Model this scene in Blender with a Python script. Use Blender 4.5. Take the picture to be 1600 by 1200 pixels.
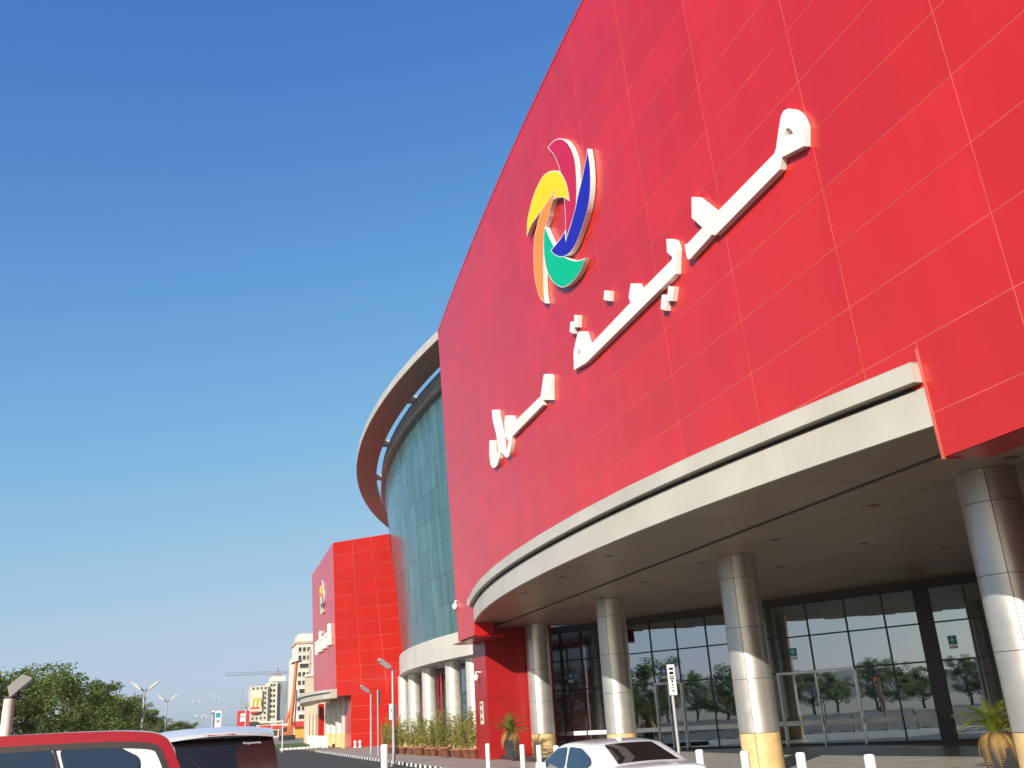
import bpy, bmesh, math, random
import numpy as np
from mathutils import Vector, Matrix, Euler, noise as mnoise

for o in list(bpy.data.objects): bpy.data.objects.remove(o)
SC = bpy.context.scene
COL = SC.collection
rnd = random.Random(7)
rad = math.radians

# ------------------------------------------------------------------ camera, sky, sun, exposure
EYE = 1.8305
RM = np.array([[0.0, 0.0, 0.0]] * 3)
YAW, PITCH, ROLL, FPX = rad(18.19938), rad(19.76922), rad(-3.48989), 1445.97
def camera_axes():
    f = np.array([math.sin(YAW) * math.cos(PITCH), math.cos(YAW) * math.cos(PITCH), math.sin(PITCH)])
    r = np.array([math.cos(YAW), -math.sin(YAW), 0.0]); u = np.cross(r, f)
    c, s = math.cos(ROLL), math.sin(ROLL)
    return c * r + s * u, -s * r + c * u, f
AR, AU, AF = camera_axes()
cam_d = bpy.data.cameras.new('camera'); cam = bpy.data.objects.new('camera', cam_d); COL.objects.link(cam)
cam_d.sensor_width = 36; cam_d.lens = FPX / 1600 * 36; cam_d.clip_start = 0.1; cam_d.clip_end = 6000
cam.matrix_world = Matrix(((AR[0], AU[0], -AF[0], 0), (AR[1], AU[1], -AF[1], 0), (AR[2], AU[2], -AF[2], EYE), (0, 0, 0, 1)))
SC.camera = cam
LIGHT = Vector((1.0, 1.05, -0.62)).normalized()          # the way sunlight travels
SUN_EL = math.asin(-LIGHT.z); SUN_AZ = math.atan2(-LIGHT.x, -LIGHT.y)
world = bpy.data.worlds.new('World'); SC.world = world; world.use_nodes = True
wn = world.node_tree.nodes; wl = world.node_tree.links
sky = wn.new('ShaderNodeTexSky'); sky.sky_type = 'NISHITA'; sky.sun_disc = False
sky.sun_elevation = SUN_EL; sky.sun_rotation = SUN_AZ
sky.air_density = 1.0; sky.dust_density = 1.0; sky.ozone_density = 1.0; sky.altitude = 0
bgn = wn['Background']; bgn.inputs['Strength'].default_value = 0.10
sep = wn.new('ShaderNodeSeparateColor'); cmb = wn.new('ShaderNodeCombineColor'); wl.new(sky.outputs[0], sep.inputs[0])
CURVES = ([(0, 0), (0.075, 0.044), (0.153, 0.112), (0.274, 0.225), (0.409, 0.32), (0.621, 0.415), (1, 0.56)],
          [(0, 0), (0.121, 0.130), (0.245, 0.290), (0.415, 0.407), (0.582, 0.46), (0.692, 0.485), (1, 0.60)],
          [(0, 0), (0.10, 0.25), (0.209, 0.390), (0.391, 0.535), (0.588, 0.578), (0.687, 0.59), (1, 0.66)])
for i, pts in enumerate(CURVES):                       # one film-like response for the whole sky, whatever the direction
    a = wn.new('ShaderNodeMath'); a.operation = 'MULTIPLY'; a.inputs[1].default_value = 0.1
    fc = wn.new('ShaderNodeFloatCurve'); cv = fc.mapping.curves[0]
    while len(cv.points) < len(pts): cv.points.new(0.5, 0.5)
    for q, (u, v) in zip(cv.points, pts): q.location = (u, v)
    fc.mapping.use_clip = False; fc.mapping.update()
    b = wn.new('ShaderNodeMath'); b.operation = 'MULTIPLY'; b.inputs[1].default_value = 10.0
    wl.new(sep.outputs[i], a.inputs[0]); wl.new(a.outputs[0], fc.inputs['Value']); wl.new(fc.outputs[0], b.inputs[0]); wl.new(b.outputs[0], cmb.inputs[i])
wl.new(cmb.outputs[0], bgn.inputs['Color'])
sun_d = bpy.data.lights.new('sun', 'SUN'); sun_d.energy = 4.8; sun_d.angle = rad(0.5); sun_d.color = (1.0, 0.93, 0.82)
sun = bpy.data.objects.new('sun', sun_d); COL.objects.link(sun)
sun.rotation_euler = LIGHT.to_track_quat('-Z', 'Y').to_euler(); sun.location = (-40, -40, 60)
vs = SC.view_settings
vs.view_transform = 'Standard'; vs.look = 'None'; vs.exposure = 0.42; vs.gamma = 1.0; vs.use_curve_mapping = False

# ------------------------------------------------------------------ pixel to point (surveying helper: every point gets its own real plane)
def ray(x, y): return AR * ((x - 800) / FPX) - AU * ((y - 600) / FPX) + AF
C0 = np.array([0, 0, EYE])
LEAN, FD = rad(1.854176), 11.0
def at_x(x, y, X): d = ray(x, y); return C0 + d * (X / d[0])
def at_y(x, y, Y): d = ray(x, y); return C0 + d * (Y / d[1])
def at_z(x, y, Z): d = ray(x, y); return C0 + d * ((Z - EYE) / d[2])
def at_f(x, y, off=0.0):
    d = ray(x, y); t = (FD - off / math.cos(LEAN)) / (d[0] + d[2] * math.tan(LEAN)); return C0 + d * t
def fac(Y, v, off=0.0):      # point of the leaning facade: Y along the street, v up the slope from eye level, off proud of it
    return Vector((FD - v * math.sin(LEAN) - off * math.cos(LEAN), Y, EYE + v * math.cos(LEAN) - off * math.sin(LEAN)))
def fac_uv(p): return p[1], (p[2] - EYE) / math.cos(LEAN)

# ------------------------------------------------------------------ materials
MATS = {}
def mat(name, col, rough=0.5, metal=0.0, var=0.08, scale=2.0, bump=0.0, bscale=40.0, spec=0.5, col2=None, stretch=(1, 1, 1), orand=0.0, coat=0.0, rvar=0.0, detail=4):
    m = bpy.data.materials.new(name); m.use_nodes = True; MATS[name] = m
    nt = m.node_tree; n = nt.nodes; l = nt.links; b = n['Principled BSDF']
    b.inputs['Roughness'].default_value = rough; b.inputs['Metallic'].default_value = metal
    b.inputs['Specular IOR Level'].default_value = spec
    b.inputs['Coat Weight'].default_value = coat; b.inputs['Coat Roughness'].default_value = 0.05
    geo = n.new('ShaderNodeNewGeometry'); mp = n.new('ShaderNodeMapping'); mp.inputs['Scale'].default_value = stretch
    l.new(geo.outputs['Position'], mp.inputs['Vector'])
    ns = n.new('ShaderNodeTexNoise'); ns.inputs['Scale'].default_value = scale; ns.inputs['Detail'].default_value = detail
    l.new(mp.outputs[0], ns.inputs['Vector'])
    c2 = col2 or tuple(max(0, c * (1 - 2.2 * var)) for c in col)
    c1 = col if col2 else tuple(min(1, c * (1 + var)) for c in col)
    rp = n.new('ShaderNodeValToRGB'); rp.color_ramp.elements[0].position = 0.3; rp.color_ramp.elements[1].position = 0.7
    rp.color_ramp.elements[0].color = (*c2, 1); rp.color_ramp.elements[1].color = (*c1, 1)
    l.new(ns.outputs['Fac'], rp.inputs[0]); out = rp.outputs[0]
    if orand:
        oi = n.new('ShaderNodeObjectInfo'); hv = n.new('ShaderNodeHueSaturation')
        mr = n.new('ShaderNodeMapRange'); mr.inputs['To Min'].default_value = 1 - orand; mr.inputs['To Max'].default_value = 1 + orand
        l.new(oi.outputs['Random'], mr.inputs['Value']); l.new(mr.outputs[0], hv.inputs['Value']); l.new(out, hv.inputs['Color']); out = hv.outputs[0]
    l.new(out, b.inputs['Base Color'])
    if rvar:
        mr = n.new('ShaderNodeMapRange'); mr.inputs['To Min'].default_value = max(0.02, rough - rvar); mr.inputs['To Max'].default_value = rough + rvar
        l.new(ns.outputs['Fac'], mr.inputs['Value']); l.new(mr.outputs[0], b.inputs['Roughness'])
    if bump:
        n2 = n.new('ShaderNodeTexNoise'); n2.inputs['Scale'].default_value = bscale; n2.inputs['Detail'].default_value = 5
        l.new(mp.outputs[0], n2.inputs['Vector'])
        bp = n.new('ShaderNodeBump'); bp.inputs['Strength'].default_value = bump; bp.inputs['Distance'].default_value = 0.02
        l.new(n2.outputs['Fac'], bp.inputs['Height']); l.new(bp.outputs[0], b.inputs['Normal'])
    return m
def glassmat(name, tint, refl=0.25, rough=0.02, wob=0.0, gloss=(0.9, 0.95, 1.0)):
    m = bpy.data.materials.new(name); m.use_nodes = True; MATS[name] = m
    nt = m.node_tree; n = nt.nodes; l = nt.links; n.remove(n['Principled BSDF']); out = n['Material Output']
    tr = n.new('ShaderNodeBsdfTransparent'); tr.inputs[0].default_value = (*tint, 1)
    gl = n.new('ShaderNodeBsdfGlossy'); gl.inputs['Color'].default_value = (*gloss, 1); gl.inputs['Roughness'].default_value = rough
    fr = n.new('ShaderNodeFresnel'); fr.inputs[0].default_value = 1.5
    ad = n.new('ShaderNodeMath'); ad.operation = 'ADD'; ad.use_clamp = True; ad.inputs[1].default_value = refl
    l.new(fr.outputs[0], ad.inputs[0])
    mx = n.new('ShaderNodeMixShader'); l.new(ad.outputs[0], mx.inputs[0]); l.new(tr.outputs[0], mx.inputs[1]); l.new(gl.outputs[0], mx.inputs[2])
    l.new(mx.outputs[0], out.inputs[0])
    if wob:
        geo = n.new('ShaderNodeNewGeometry'); ns = n.new('ShaderNodeTexNoise'); ns.inputs['Scale'].default_value = 0.5
        l.new(geo.outputs['Position'], ns.inputs['Vector'])
        bp = n.new('ShaderNodeBump'); bp.inputs['Strength'].default_value = wob; bp.inputs['Distance'].default_value = 0.05
        l.new(ns.outputs['Fac'], bp.inputs['Height']); l.new(bp.outputs[0], gl.inputs['Normal'])
    return m
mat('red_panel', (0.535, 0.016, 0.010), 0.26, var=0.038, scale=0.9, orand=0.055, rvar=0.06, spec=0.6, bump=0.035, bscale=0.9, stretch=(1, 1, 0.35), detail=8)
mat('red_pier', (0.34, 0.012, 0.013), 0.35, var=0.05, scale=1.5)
mat('red_wall', (0.50, 0.013, 0.012), 0.3, var=0.04, scale=0.4)
mat('seam', (0.60, 0.125, 0.088), 0.7, var=0.15, scale=1.2)
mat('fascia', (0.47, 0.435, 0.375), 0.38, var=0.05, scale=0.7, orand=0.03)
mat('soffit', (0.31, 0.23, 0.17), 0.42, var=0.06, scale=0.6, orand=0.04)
mat('groove', (0.05, 0.04, 0.035), 0.7)
mat('white_letter', (0.82, 0.80, 0.74), 0.4, var=0.03, scale=1.0, col2=(0.74, 0.70, 0.62), detail=6)
mat('logo_red', (0.50, 0.014, 0.06), 0.4, spec=0.2, var=0.02); mat('logo_blue', (0.014, 0.016, 0.36), 0.4, spec=0.2, var=0.02); mat('logo_yellow', (0.86, 0.58, 0.0), 0.4, spec=0.2, var=0.02)
mat('logo_orange', (0.86, 0.24, 0.045), 0.4, spec=0.2, var=0.02); mat('logo_green', (0.0, 0.42, 0.22), 0.4, spec=0.2, var=0.02)
mat('silver', (0.66, 0.62, 0.565), 0.38, metal=0.72, var=0.04, scale=3, rvar=0.05, orand=0.03)
mat('drum_silver', (0.72, 0.68, 0.60), 0.42, metal=0.45, var=0.04, scale=3, rvar=0.05)
mat('column_core', (0.02, 0.02, 0.02), 0.7)
mat('cream_stone', (0.68, 0.47, 0.22), 0.45, var=0.08, scale=4)
mat('frame', (0.025, 0.025, 0.028), 0.4); mat('steel', (0.55, 0.55, 0.55), 0.3, metal=0.9)
glassmat('shop_glass', (0.34, 0.42, 0.42), 0.40, 0.012, 0.04, (0.80, 0.93, 1.0))
glassmat('drum_low_glass', (0.25, 0.33, 0.33), 0.22, 0.02, 0.1)
mat('frost', (0.75, 0.77, 0.78), 0.6); mat('teal_print', (0.02, 0.32, 0.38), 0.5); mat('blue_print', (0.03, 0.2, 0.45), 0.5); mat('orange_print', (0.85, 0.35, 0.05), 0.5)
mat('band', (0.55, 0.52, 0.46), 0.45, var=0.05, scale=0.5, orand=0.03)
mat('ring_soffit', (0.36, 0.20, 0.16), 0.45, var=0.06)  # red reflected from the walls is put into this underside colour
mat('parapet_grey', (0.30, 0.29, 0.28), 0.5)
mat('asphalt', (0.058, 0.056, 0.055), 0.85, var=0.2, scale=1.5, bump=0.5, bscale=90)
mat('paver', (0.36, 0.27, 0.235), 0.8, var=0.12, scale=3, bump=0.3, bscale=60, orand=0.06)
mat('forecourt_tile', (0.40, 0.36, 0.30), 0.36, var=0.08, scale=1.2, orand=0.05, rvar=0.08)
mat('earth', (0.30, 0.24, 0.17), 0.9, var=0.2, scale=0.05)
mat('grass', (0.09, 0.13, 0.035), 0.9, var=0.3, scale=2, bump=0.6, bscale=30)
mat('granite', (0.035, 0.034, 0.036), 0.25, var=0.3, scale=60)
mat('kerb_white', (0.78, 0.76, 0.70), 0.7, var=0.1, scale=8); mat('kerb_black', (0.03, 0.03, 0.03), 0.7, var=0.2, scale=8)
mat('white_paint', (0.80, 0.79, 0.76), 0.45, var=0.06, scale=6); mat('pole_grey', (0.42, 0.42, 0.42), 0.45, metal=0.4)
mat('pole_cream', (0.62, 0.58, 0.50), 0.5); mat('lamp_dark', (0.07, 0.06, 0.06), 0.5); mat('lamp_glass', (0.75, 0.78, 0.8), 0.2)
mat('interior_floor', (0.30, 0.29, 0.27), 0.25); mat('interior_wall', (0.26, 0.25, 0.23), 0.8); mat('interior_dark', (0.06, 0.055, 0.05), 0.8)
mat('car_white', (0.80, 0.81, 0.82), 0.25, var=0.01, coat=1.0); mat('car_red', (0.32, 0.006, 0.008), 0.3, var=0.02, coat=0.4)
mat('car_trim', (0.07, 0.05, 0.042), 0.35, metal=0.3); mat('car_chrome', (0.75, 0.75, 0.76), 0.12, metal=1.0); mat('car_black', (0.018, 0.018, 0.02), 0.45)
mat('car_glass', (0.006, 0.010, 0.022), 0.03, spec=1.0, var=0.0, coat=1.0); mat('car_rear_glass', (0.012, 0.008, 0.009), 0.03, spec=0.6, var=0.0)
mat('tail_red', (0.5, 0.01, 0.01), 0.15, coat=1.0); mat('rubber', (0.02, 0.02, 0.02), 0.8); mat('head_clear', (0.8, 0.8, 0.8), 0.1)
mat('bark', (0.13, 0.10, 0.07), 0.9, bump=0.5, bscale=25); mat('terracotta', (0.36, 0.15, 0.085), 0.8, var=0.15, scale=6); mat('pot_dark', (0.05, 0.05, 0.055), 0.5)
mat('soil', (0.06, 0.04, 0.03), 0.95)
def leafmat(name, c1, c2, trans=0.25):
    m = mat(name, c1, 0.55, col2=c2, scale=1.6, spec=0.35)
    m.node_tree.nodes['Principled BSDF'].inputs['Transmission Weight'].default_value = 0
    nt = m.node_tree; b = nt.nodes['Principled BSDF']; t = nt.nodes.new('ShaderNodeBsdfTranslucent'); mx = nt.nodes.new('ShaderNodeMixShader')
    mx.inputs[0].default_value = trans; nt.links.new(b.inputs['Base Color'].links[0].from_socket, t.inputs[0])
    nt.links.new(b.outputs[0], mx.inputs[1]); nt.links.new(t.outputs[0], mx.inputs[2]); nt.links.new(mx.outputs[0], nt.nodes['Material Output'].inputs[0])
leafmat('leaf_tree', (0.22, 0.28, 0.05), (0.075, 0.125, 0.022), 0.42); leafmat('leaf_tree_yellow', (0.19, 0.19, 0.030), (0.08, 0.10, 0.02))
leafmat('leaf_bamboo', (0.33, 0.31, 0.07), (0.16, 0.18, 0.045), 0.35); leafmat('leaf_palm', (0.21, 0.23, 0.03), (0.08, 0.12, 0.02)); leafmat('leaf_dry', (0.50, 0.32, 0.11), (0.30, 0.17, 0.06))
mat('stone_cream', (0.62, 0.53, 0.40), 0.8, var=0.06, scale=0.3); mat('stone_pale', (0.70, 0.62, 0.52), 0.8, var=0.05, scale=0.3); mat('wall_tan', (0.48, 0.36, 0.25), 0.8)
mat('wall_beige', (0.62, 0.52, 0.38), 0.8, var=0.06, scale=0.5)
mat('window_dark', (0.06, 0.055, 0.05), 0.2); mat('scaffold_grey', (0.30, 0.31, 0.33), 0.7, var=0.25, scale=0.5, stretch=(1, 1, 0.15))
mat('sign_red', (0.62, 0.035, 0.03), 0.5); mat('sign_yellow', (0.90, 0.55, 0.02), 0.5); mat('sign_cream', (0.78, 0.68, 0.48), 0.6); mat('orange_rig', (0.50, 0.13, 0.035), 0.5)
mat('crane_grey', (0.28, 0.25, 0.25), 0.6); mat('hill_rock', (0.16, 0.13, 0.12), 0.95, var=0.2, scale=0.01); mat('poster_red', (0.55, 0.03, 0.04), 0.5)
mat('plaque', (0.62, 0.58, 0.44), 0.4); mat('black_print', (0.02, 0.02, 0.02), 0.5); mat('roof_grey', (0.35, 0.33, 0.31), 0.9); mat('blue_cloth', (0.10, 0.12, 0.32), 0.8)
def drum_glass():
    m = bpy.data.materials.new('drum_glass'); m.use_nodes = True; MATS['drum_glass'] = m
    n = m.node_tree.nodes; l = m.node_tree.links; b = n['Principled BSDF']
    b.inputs['IOR'].default_value = 1.75; b.inputs['Specular IOR Level'].default_value = 0.6
    geo = n.new('ShaderNodeNewGeometry'); mp = n.new('ShaderNodeMapping'); mp.inputs['Scale'].default_value = (1.0, 1.0, 0.09)
    l.new(geo.outputs['Position'], mp.inputs['Vector'])
    ns = n.new('ShaderNodeTexNoise'); ns.inputs['Scale'].default_value = 1.6; ns.inputs['Detail'].default_value = 6; ns.inputs['Roughness'].default_value = 0.65
    l.new(mp.outputs[0], ns.inputs['Vector'])
    rp = n.new('ShaderNodeValToRGB'); e = rp.color_ramp.elements; e[0].position = 0.36; e[1].position = 0.72
    e[0].color = (0.03, 0.085, 0.088, 1); e[1].color = (0.085, 0.165, 0.155, 1); l.new(ns.outputs['Fac'], rp.inputs[0])
    oi = n.new('ShaderNodeObjectInfo'); hv = n.new('ShaderNodeHueSaturation'); mr = n.new('ShaderNodeMapRange')
    mr.inputs['To Min'].default_value = 0.82; mr.inputs['To Max'].default_value = 1.15
    l.new(oi.outputs['Random'], mr.inputs['Value']); l.new(mr.outputs[0], hv.inputs['Value']); l.new(rp.outputs[0], hv.inputs['Color']); l.new(hv.outputs[0], b.inputs['Base Color'])
    m2 = n.new('ShaderNodeMapRange'); m2.inputs['To Min'].default_value = 0.06; m2.inputs['To Max'].default_value = 0.34; l.new(ns.outputs['Fac'], m2.inputs['Value']); l.new(m2.outputs[0], b.inputs['Roughness'])
    n2 = n.new('ShaderNodeTexNoise'); n2.inputs['Scale'].default_value = 0.9; l.new(mp.outputs[0], n2.inputs['Vector'])
    bp = n.new('ShaderNodeBump'); bp.inputs['Strength'].default_value = 0.25; bp.inputs['Distance'].default_value = 0.08; l.new(n2.outputs['Fac'], bp.inputs['Height']); l.new(bp.outputs[0], b.inputs['Normal'])
drum_glass()

# ------------------------------------------------------------------ builders
WORLD0 = {}                                # world origin of each parent (local things use 0,0,0)
def tag(o, label=None, cat=None, group=None, kind=None):
    if label: o['label'] = label
    if cat: o['category'] = cat
    if group: o['group'] = group
    if kind: o['kind'] = kind
    return o
def put(name, me, m, parent=None, loc=(0, 0, 0), rot=(0, 0, 0)):
    o = bpy.data.objects.new(name, me); COL.objects.link(o)
    if m and not me.materials: me.materials.append(MATS[m] if isinstance(m, str) else m)
    wm = Matrix.LocRotScale(Vector(loc), Euler(rot), None)
    if parent:
        o.parent = parent; o.matrix_basis = WORLD0[parent.name].inverted() @ wm
    else: o.matrix_basis = wm
    WORLD0[o.name] = wm
    return o
def thing(name, label, cat, loc=(0, 0, 0), rotz=0.0, group=None, local=False):
    o = bpy.data.objects.new(name, None); COL.objects.link(o); o.location = loc; o.rotation_euler = (0, 0, rotz)
    o.empty_display_size = 0.3
    WORLD0[o.name] = Matrix() if local else Matrix.Translation(Vector(loc))
    return tag(o, label, cat, group)
def copy_tree(o, parent=None):
    c = o.copy(); COL.objects.link(c); c.parent = parent; WORLD0[c.name] = WORLD0.get(o.name, Matrix())
    for ch in list(o.children): copy_tree(ch, c)
    return c
class MB:
    def __init__(s): s.v = []; s.f = []; s.sm = []
    def add(s, vs, fs, smooth=False):
        k = len(s.v); s.v += [tuple(map(float, p)) for p in vs]; s.f += [tuple(k + i for i in f) for f in fs]; s.sm += [smooth] * len(fs); return s
    def hexa(s, b, t): return s.add(list(b) + list(t), [(3, 2, 1, 0), (4, 5, 6, 7), (0, 1, 5, 4), (1, 2, 6, 5), (2, 3, 7, 6), (3, 0, 4, 7)])
    def box(s, x0, x1, y0, y1, z0, z1):
        return s.hexa([(x0, y0, z0), (x1, y0, z0), (x1, y1, z0), (x0, y1, z0)], [(x0, y0, z1), (x1, y0, z1), (x1, y1, z1), (x0, y1, z1)])
    def prism(s, poly, z0, z1):
        n = len(poly); s.add([(x, y, z0) for x, y in poly] + [(x, y, z1) for x, y in poly],
            [tuple(reversed(range(n))), tuple(range(n, 2 * n))] + [(i, (i + 1) % n, n + (i + 1) % n, n + i) for i in range(n)]); return s
    def slab(s, pts, dv):     # polygon of 3-d points pushed along dv
        n = len(pts); dv = Vector(dv); q = [Vector(p) for p in pts]
        return s.add(q + [p + dv for p in q], [tuple(range(n)), tuple(reversed(range(n, 2 * n)))] + [((i + 1) % n, i, n + i, n + (i + 1) % n) for i in range(n)])
    def tube(s, pts, r, seg=8, cap=True):
        pts = [Vector(p) for p in pts]; rs = r if isinstance(r, (list, tuple)) else [r] * len(pts); rings = []; up = None
        for i, p in enumerate(pts):
            d = (pts[min(i + 1, len(pts) - 1)] - pts[max(i - 1, 0)]).normalized()
            if up is None: up = Vector((0, 0, 1)) if abs(d.z) < 0.9 else Vector((1, 0, 0))
            a = d.cross(up).normalized(); b = a.cross(d).normalized(); up = b
            rings.append([p + (a * math.cos(t) + b * math.sin(t)) * rs[i] for t in (2 * math.pi * k / seg for k in range(seg))])
        vs = [p for r_ in rings for p in r_]; fs = []
        for i in range(len(pts) - 1):
            for k in range(seg): fs.append((i * seg + k, i * seg + (k + 1) % seg, (i + 1) * seg + (k + 1) % seg, (i + 1) * seg + k))
        s.add(vs, fs, True)
        if cap:
            s.add(rings[0], [tuple(range(seg))]); s.add(rings[-1], [tuple(reversed(range(seg)))])
        return s
    def lathe(s, prof, c=(0, 0, 0), seg=24, a0=0.0, a1=2 * math.pi, smooth=True):
        full = abs(a1 - a0 - 2 * math.pi) < 1e-6; m = seg if full else seg + 1
        vs = [(c[0] + r * math.cos(a0 + (a1 - a0) * k / seg), c[1] + r * math.sin(a0 + (a1 - a0) * k / seg), c[2] + z) for r, z in prof for k in range(m)]
        fs = [(i * m + k, i * m + (k + 1) % m, (i + 1) * m + (k + 1) % m, (i + 1) * m + k) for i in range(len(prof) - 1) for k in range(seg if full else seg)]
        return s.add(vs, fs, smooth)
    def mesh(s, name, off=(0, 0, 0)):
        me = bpy.data.meshes.new(name); ox, oy, oz = off
        me.from_pydata([(x - ox, y - oy, z - oz) for x, y, z in s.v], [], s.f)
        me.polygons.foreach_set('use_smooth', s.sm); me.update(); return me
    def build(s, name, m, parent=None, origin=None):
        a = np.array(s.v)
        if origin is None: origin = ((a[:, 0].min() + a[:, 0].max()) / 2, (a[:, 1].min() + a[:, 1].max()) / 2, a[:, 2].min())
        return put(name, s.mesh(name, origin), m, parent, origin)
def fix_normals(me):
    bm = bmesh.new(); bm.from_mesh(me); bmesh.ops.recalc_face_normals(bm, faces=bm.faces); bm.to_mesh(me); bm.free(); return me
def curve_mesh(name, polys, depth, bevel=0.0):
    cu = bpy.data.curves.new(name, 'CURVE'); cu.dimensions = '2D'; cu.fill_mode = 'BOTH'; cu.extrude = max(depth / 2 - bevel, 0.001); cu.bevel_depth = bevel; cu.bevel_resolution = 1; cu.offset = -bevel
    for pl in polys:
        sp = cu.splines.new('POLY'); sp.points.add(len(pl) - 1); sp.use_cyclic_u = True
        for q, (a, b) in zip(sp.points, pl): q.co = (a, b, 0, 1)
    return curve_to_mesh(name, cu)
def curve_to_mesh(name, cu):
    ob = bpy.data.objects.new('tmp', cu); COL.objects.link(ob); dg = bpy.context.evaluated_depsgraph_get()
    me = bpy.data.meshes.new_from_object(ob.evaluated_get(dg)); me.name = name
    bpy.data.objects.remove(ob); bpy.data.curves.remove(cu)
    me.materials.clear(); me.polygons.foreach_set('use_smooth', [False] * len(me.polygons)); me.update(); return me
def text_mesh(name, txt, size, depth, spacing=1.0):
    cu = bpy.data.curves.new(name, 'FONT'); cu.body = txt; cu.size = size; cu.extrude = depth / 2; cu.space_character = spacing
    return curve_to_mesh(name, cu)
# local frame of something lying on a wall that faces -X: local x -> -Y (reading direction), local y -> up the slope, local z -> out of the wall
def wall_matrix(lean=0.0):
    return Matrix(((0, -math.sin(lean), -math.cos(lean)), (-1, 0, 0), (0, math.cos(lean), -math.sin(lean))))
FROT = wall_matrix(LEAN).to_euler(); WROT = wall_matrix(0).to_euler()

# ------------------------------------------------------------------ setting: ground, road, pavement, hills
def structure(o): o['kind'] = 'structure'; return o
structure(MB().add([(-3000, -3000, -0.03), (3000, -3000, -0.03), (3000, 4000, -0.03), (-3000, 4000, -0.03)], [(0, 1, 2, 3)]).build('ground', 'earth', origin=(0, 0, -0.03)))
structure(MB().add([(-9.0, -60, 0), (8.75, -60, 0), (8.75, 240, 0), (-9.0, 240, 0)], [(0, 1, 2, 3)]).build('road', 'asphalt', origin=(0, 60, 0)))
PV = 0.10
pav = structure(MB().box(9.0, 34, -12, 89.6, -0.02, PV - 0.008).build('pavement', 'paver'))
# slabs of the forecourt and pavement near enough to tell apart
slab_me = MB().box(-0.592, 0.592, -0.592, 0.592, 0, 0.008).mesh('slab')
for i in range(12):
    for j in range(24):
        x, y = 9.62 + 1.2 * i, 11.5 + 1.2 * j
        if y > 37: continue
        put('slab', slab_me, 'forecourt_tile', pav, (x, y, PV - 0.008))
kw = MB().box(-0.125, 0.125, -0.245, 0.245, 0, 0.135).mesh('kerb_stone'); kw.materials.append(MATS['kerb_white'])
kb = kw.copy(); kb.materials[0] = MATS['kerb_black']
for k in range(150): put('kerb_stone', kw if k % 2 else kb, None, pav, (8.875, 11.0 + 0.5 * k, 0.0))
# roundabout grass far down the street
structure(MB().lathe([(0.01, 0.28), (6, 0.26), (9, 0.12), (9.2, 0.0)], (9.5, 128, 0), 40).build('grass_verge', 'grass'))
hv = []; hf = []; NX, NY = 14, 70
for i in range(NX):
    for j in range(NY):
        x = -700 - 60 * i; y = -1100 + 26 * j
        e = math.sin(math.pi * i / (NX - 1)); h = 0.42 * e * (52 + 60 * mnoise.noise(Vector((x * 0.004, y * 0.004, 1.3))) + 34 * mnoise.noise(Vector((x * 0.013, y * 0.013, 4)))) * min(1, (NY - 1 - j) / 14)
        hv.append((x, y, max(-2, h)))
for i in range(NX - 1):
    for j in range(NY - 1): hf.append((i * NY + j, i * NY + j + 1, (i + 1) * NY + j + 1, (i + 1) * NY + j))
structure(MB().add(hv, hf, True).build('hills', 'hill_rock'))
MB0 = MB
# ------------------------------------------------------------------ near mall block
U0, DU, V0, DV = 9.4048, 3.43238, 5.44529, 1.235111
HB, HT, UE, UR = 3.4685, 21.154, 43.456, -7.76
NL, NR = 40.45, 11.48                       # the slot the canopy comes out of
mall = thing('shopping_mall', 'red panelled mall block with curved beige canopy and silver columns', 'building', (20, 20, 0))
def fac_box(y0, y1, v0, v1, o0, o1): 
    return MB().hexa([fac(y0, v0, o0), fac(y1, v0, o0), fac(y1, v0, o1), fac(y0, v0, o1)], [fac(y0, v1, o0), fac(y1, v1, o0), fac(y1, v1, o1), fac(y0, v1, o1)])
wall = MB()
def vtop(y): return 21.45 - 0.0043 * max(0, y - 20) ** 2
def strips(a, b, n): return [(a + (b - a) * k / n, a + (b - a) * (k + 1) / n) for k in range(n)]
for (a, b, lo) in [(UR, NR, HB)] + [(p, q, 4.10) for p, q in strips(NR, NL, 9)] + [(NL, UE, HB)]:
    ta, tb = vtop(a), vtop(b)
    wall.hexa([fac(a, lo, -0.9), fac(b, lo, -0.9), fac(b, lo, -0.03), fac(a, lo, -0.03)], [fac(a, ta, -0.9), fac(b, tb, -0.9), fac(b, tb, -0.03), fac(a, ta, -0.03)])
facade = wall.build('facade_wall', 'red_wall', mall)
jb = MB()
for (a, b, lo) in [(UR, NR - 0.05, HB + 0.05)] + [(p, q, 4.2) for p, q in strips(NR - 0.05, NL + 0.05, 9)] + [(NL + 0.05, UE - 0.05, HB + 0.05)]:
    jb.add([fac(a, lo, -0.0028), fac(b, lo, -0.0028), fac(b, vtop(b) - 0.05, -0.0028), fac(a, vtop(a) - 0.05, -0.0028)], [(0, 3, 2, 1)])
jb.build('joint_sealant', 'seam', mall)
GAP = 0.0085
pcache = {}
def facade_panel(y0, y1, v0, v1):
    y0 += GAP; y1 -= GAP; v0 += GAP; v1 -= GAP; w, h = y1 - y0, v1 - v0
    key = (round(w, 3), round(h, 3))
    if key not in pcache: pcache[key] = MB().box(0.0, 0.026, -w / 2, w / 2, 0, h).mesh('panel')
    # tiny uneven set of each sheet
    o = put('panel', pcache[key], 'red_panel', facade, fac((y0 + y1) / 2, v0, rnd.uniform(-0.0005, 0.0005)), (rnd.gauss(0, 0.0002), -LEAN + max(-0.0006, min(0.0006, rnd.gauss(0, 0.0004))), max(-0.0004, min(0.0004, rnd.gauss(0, 0.00025)))))
    return o
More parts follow.
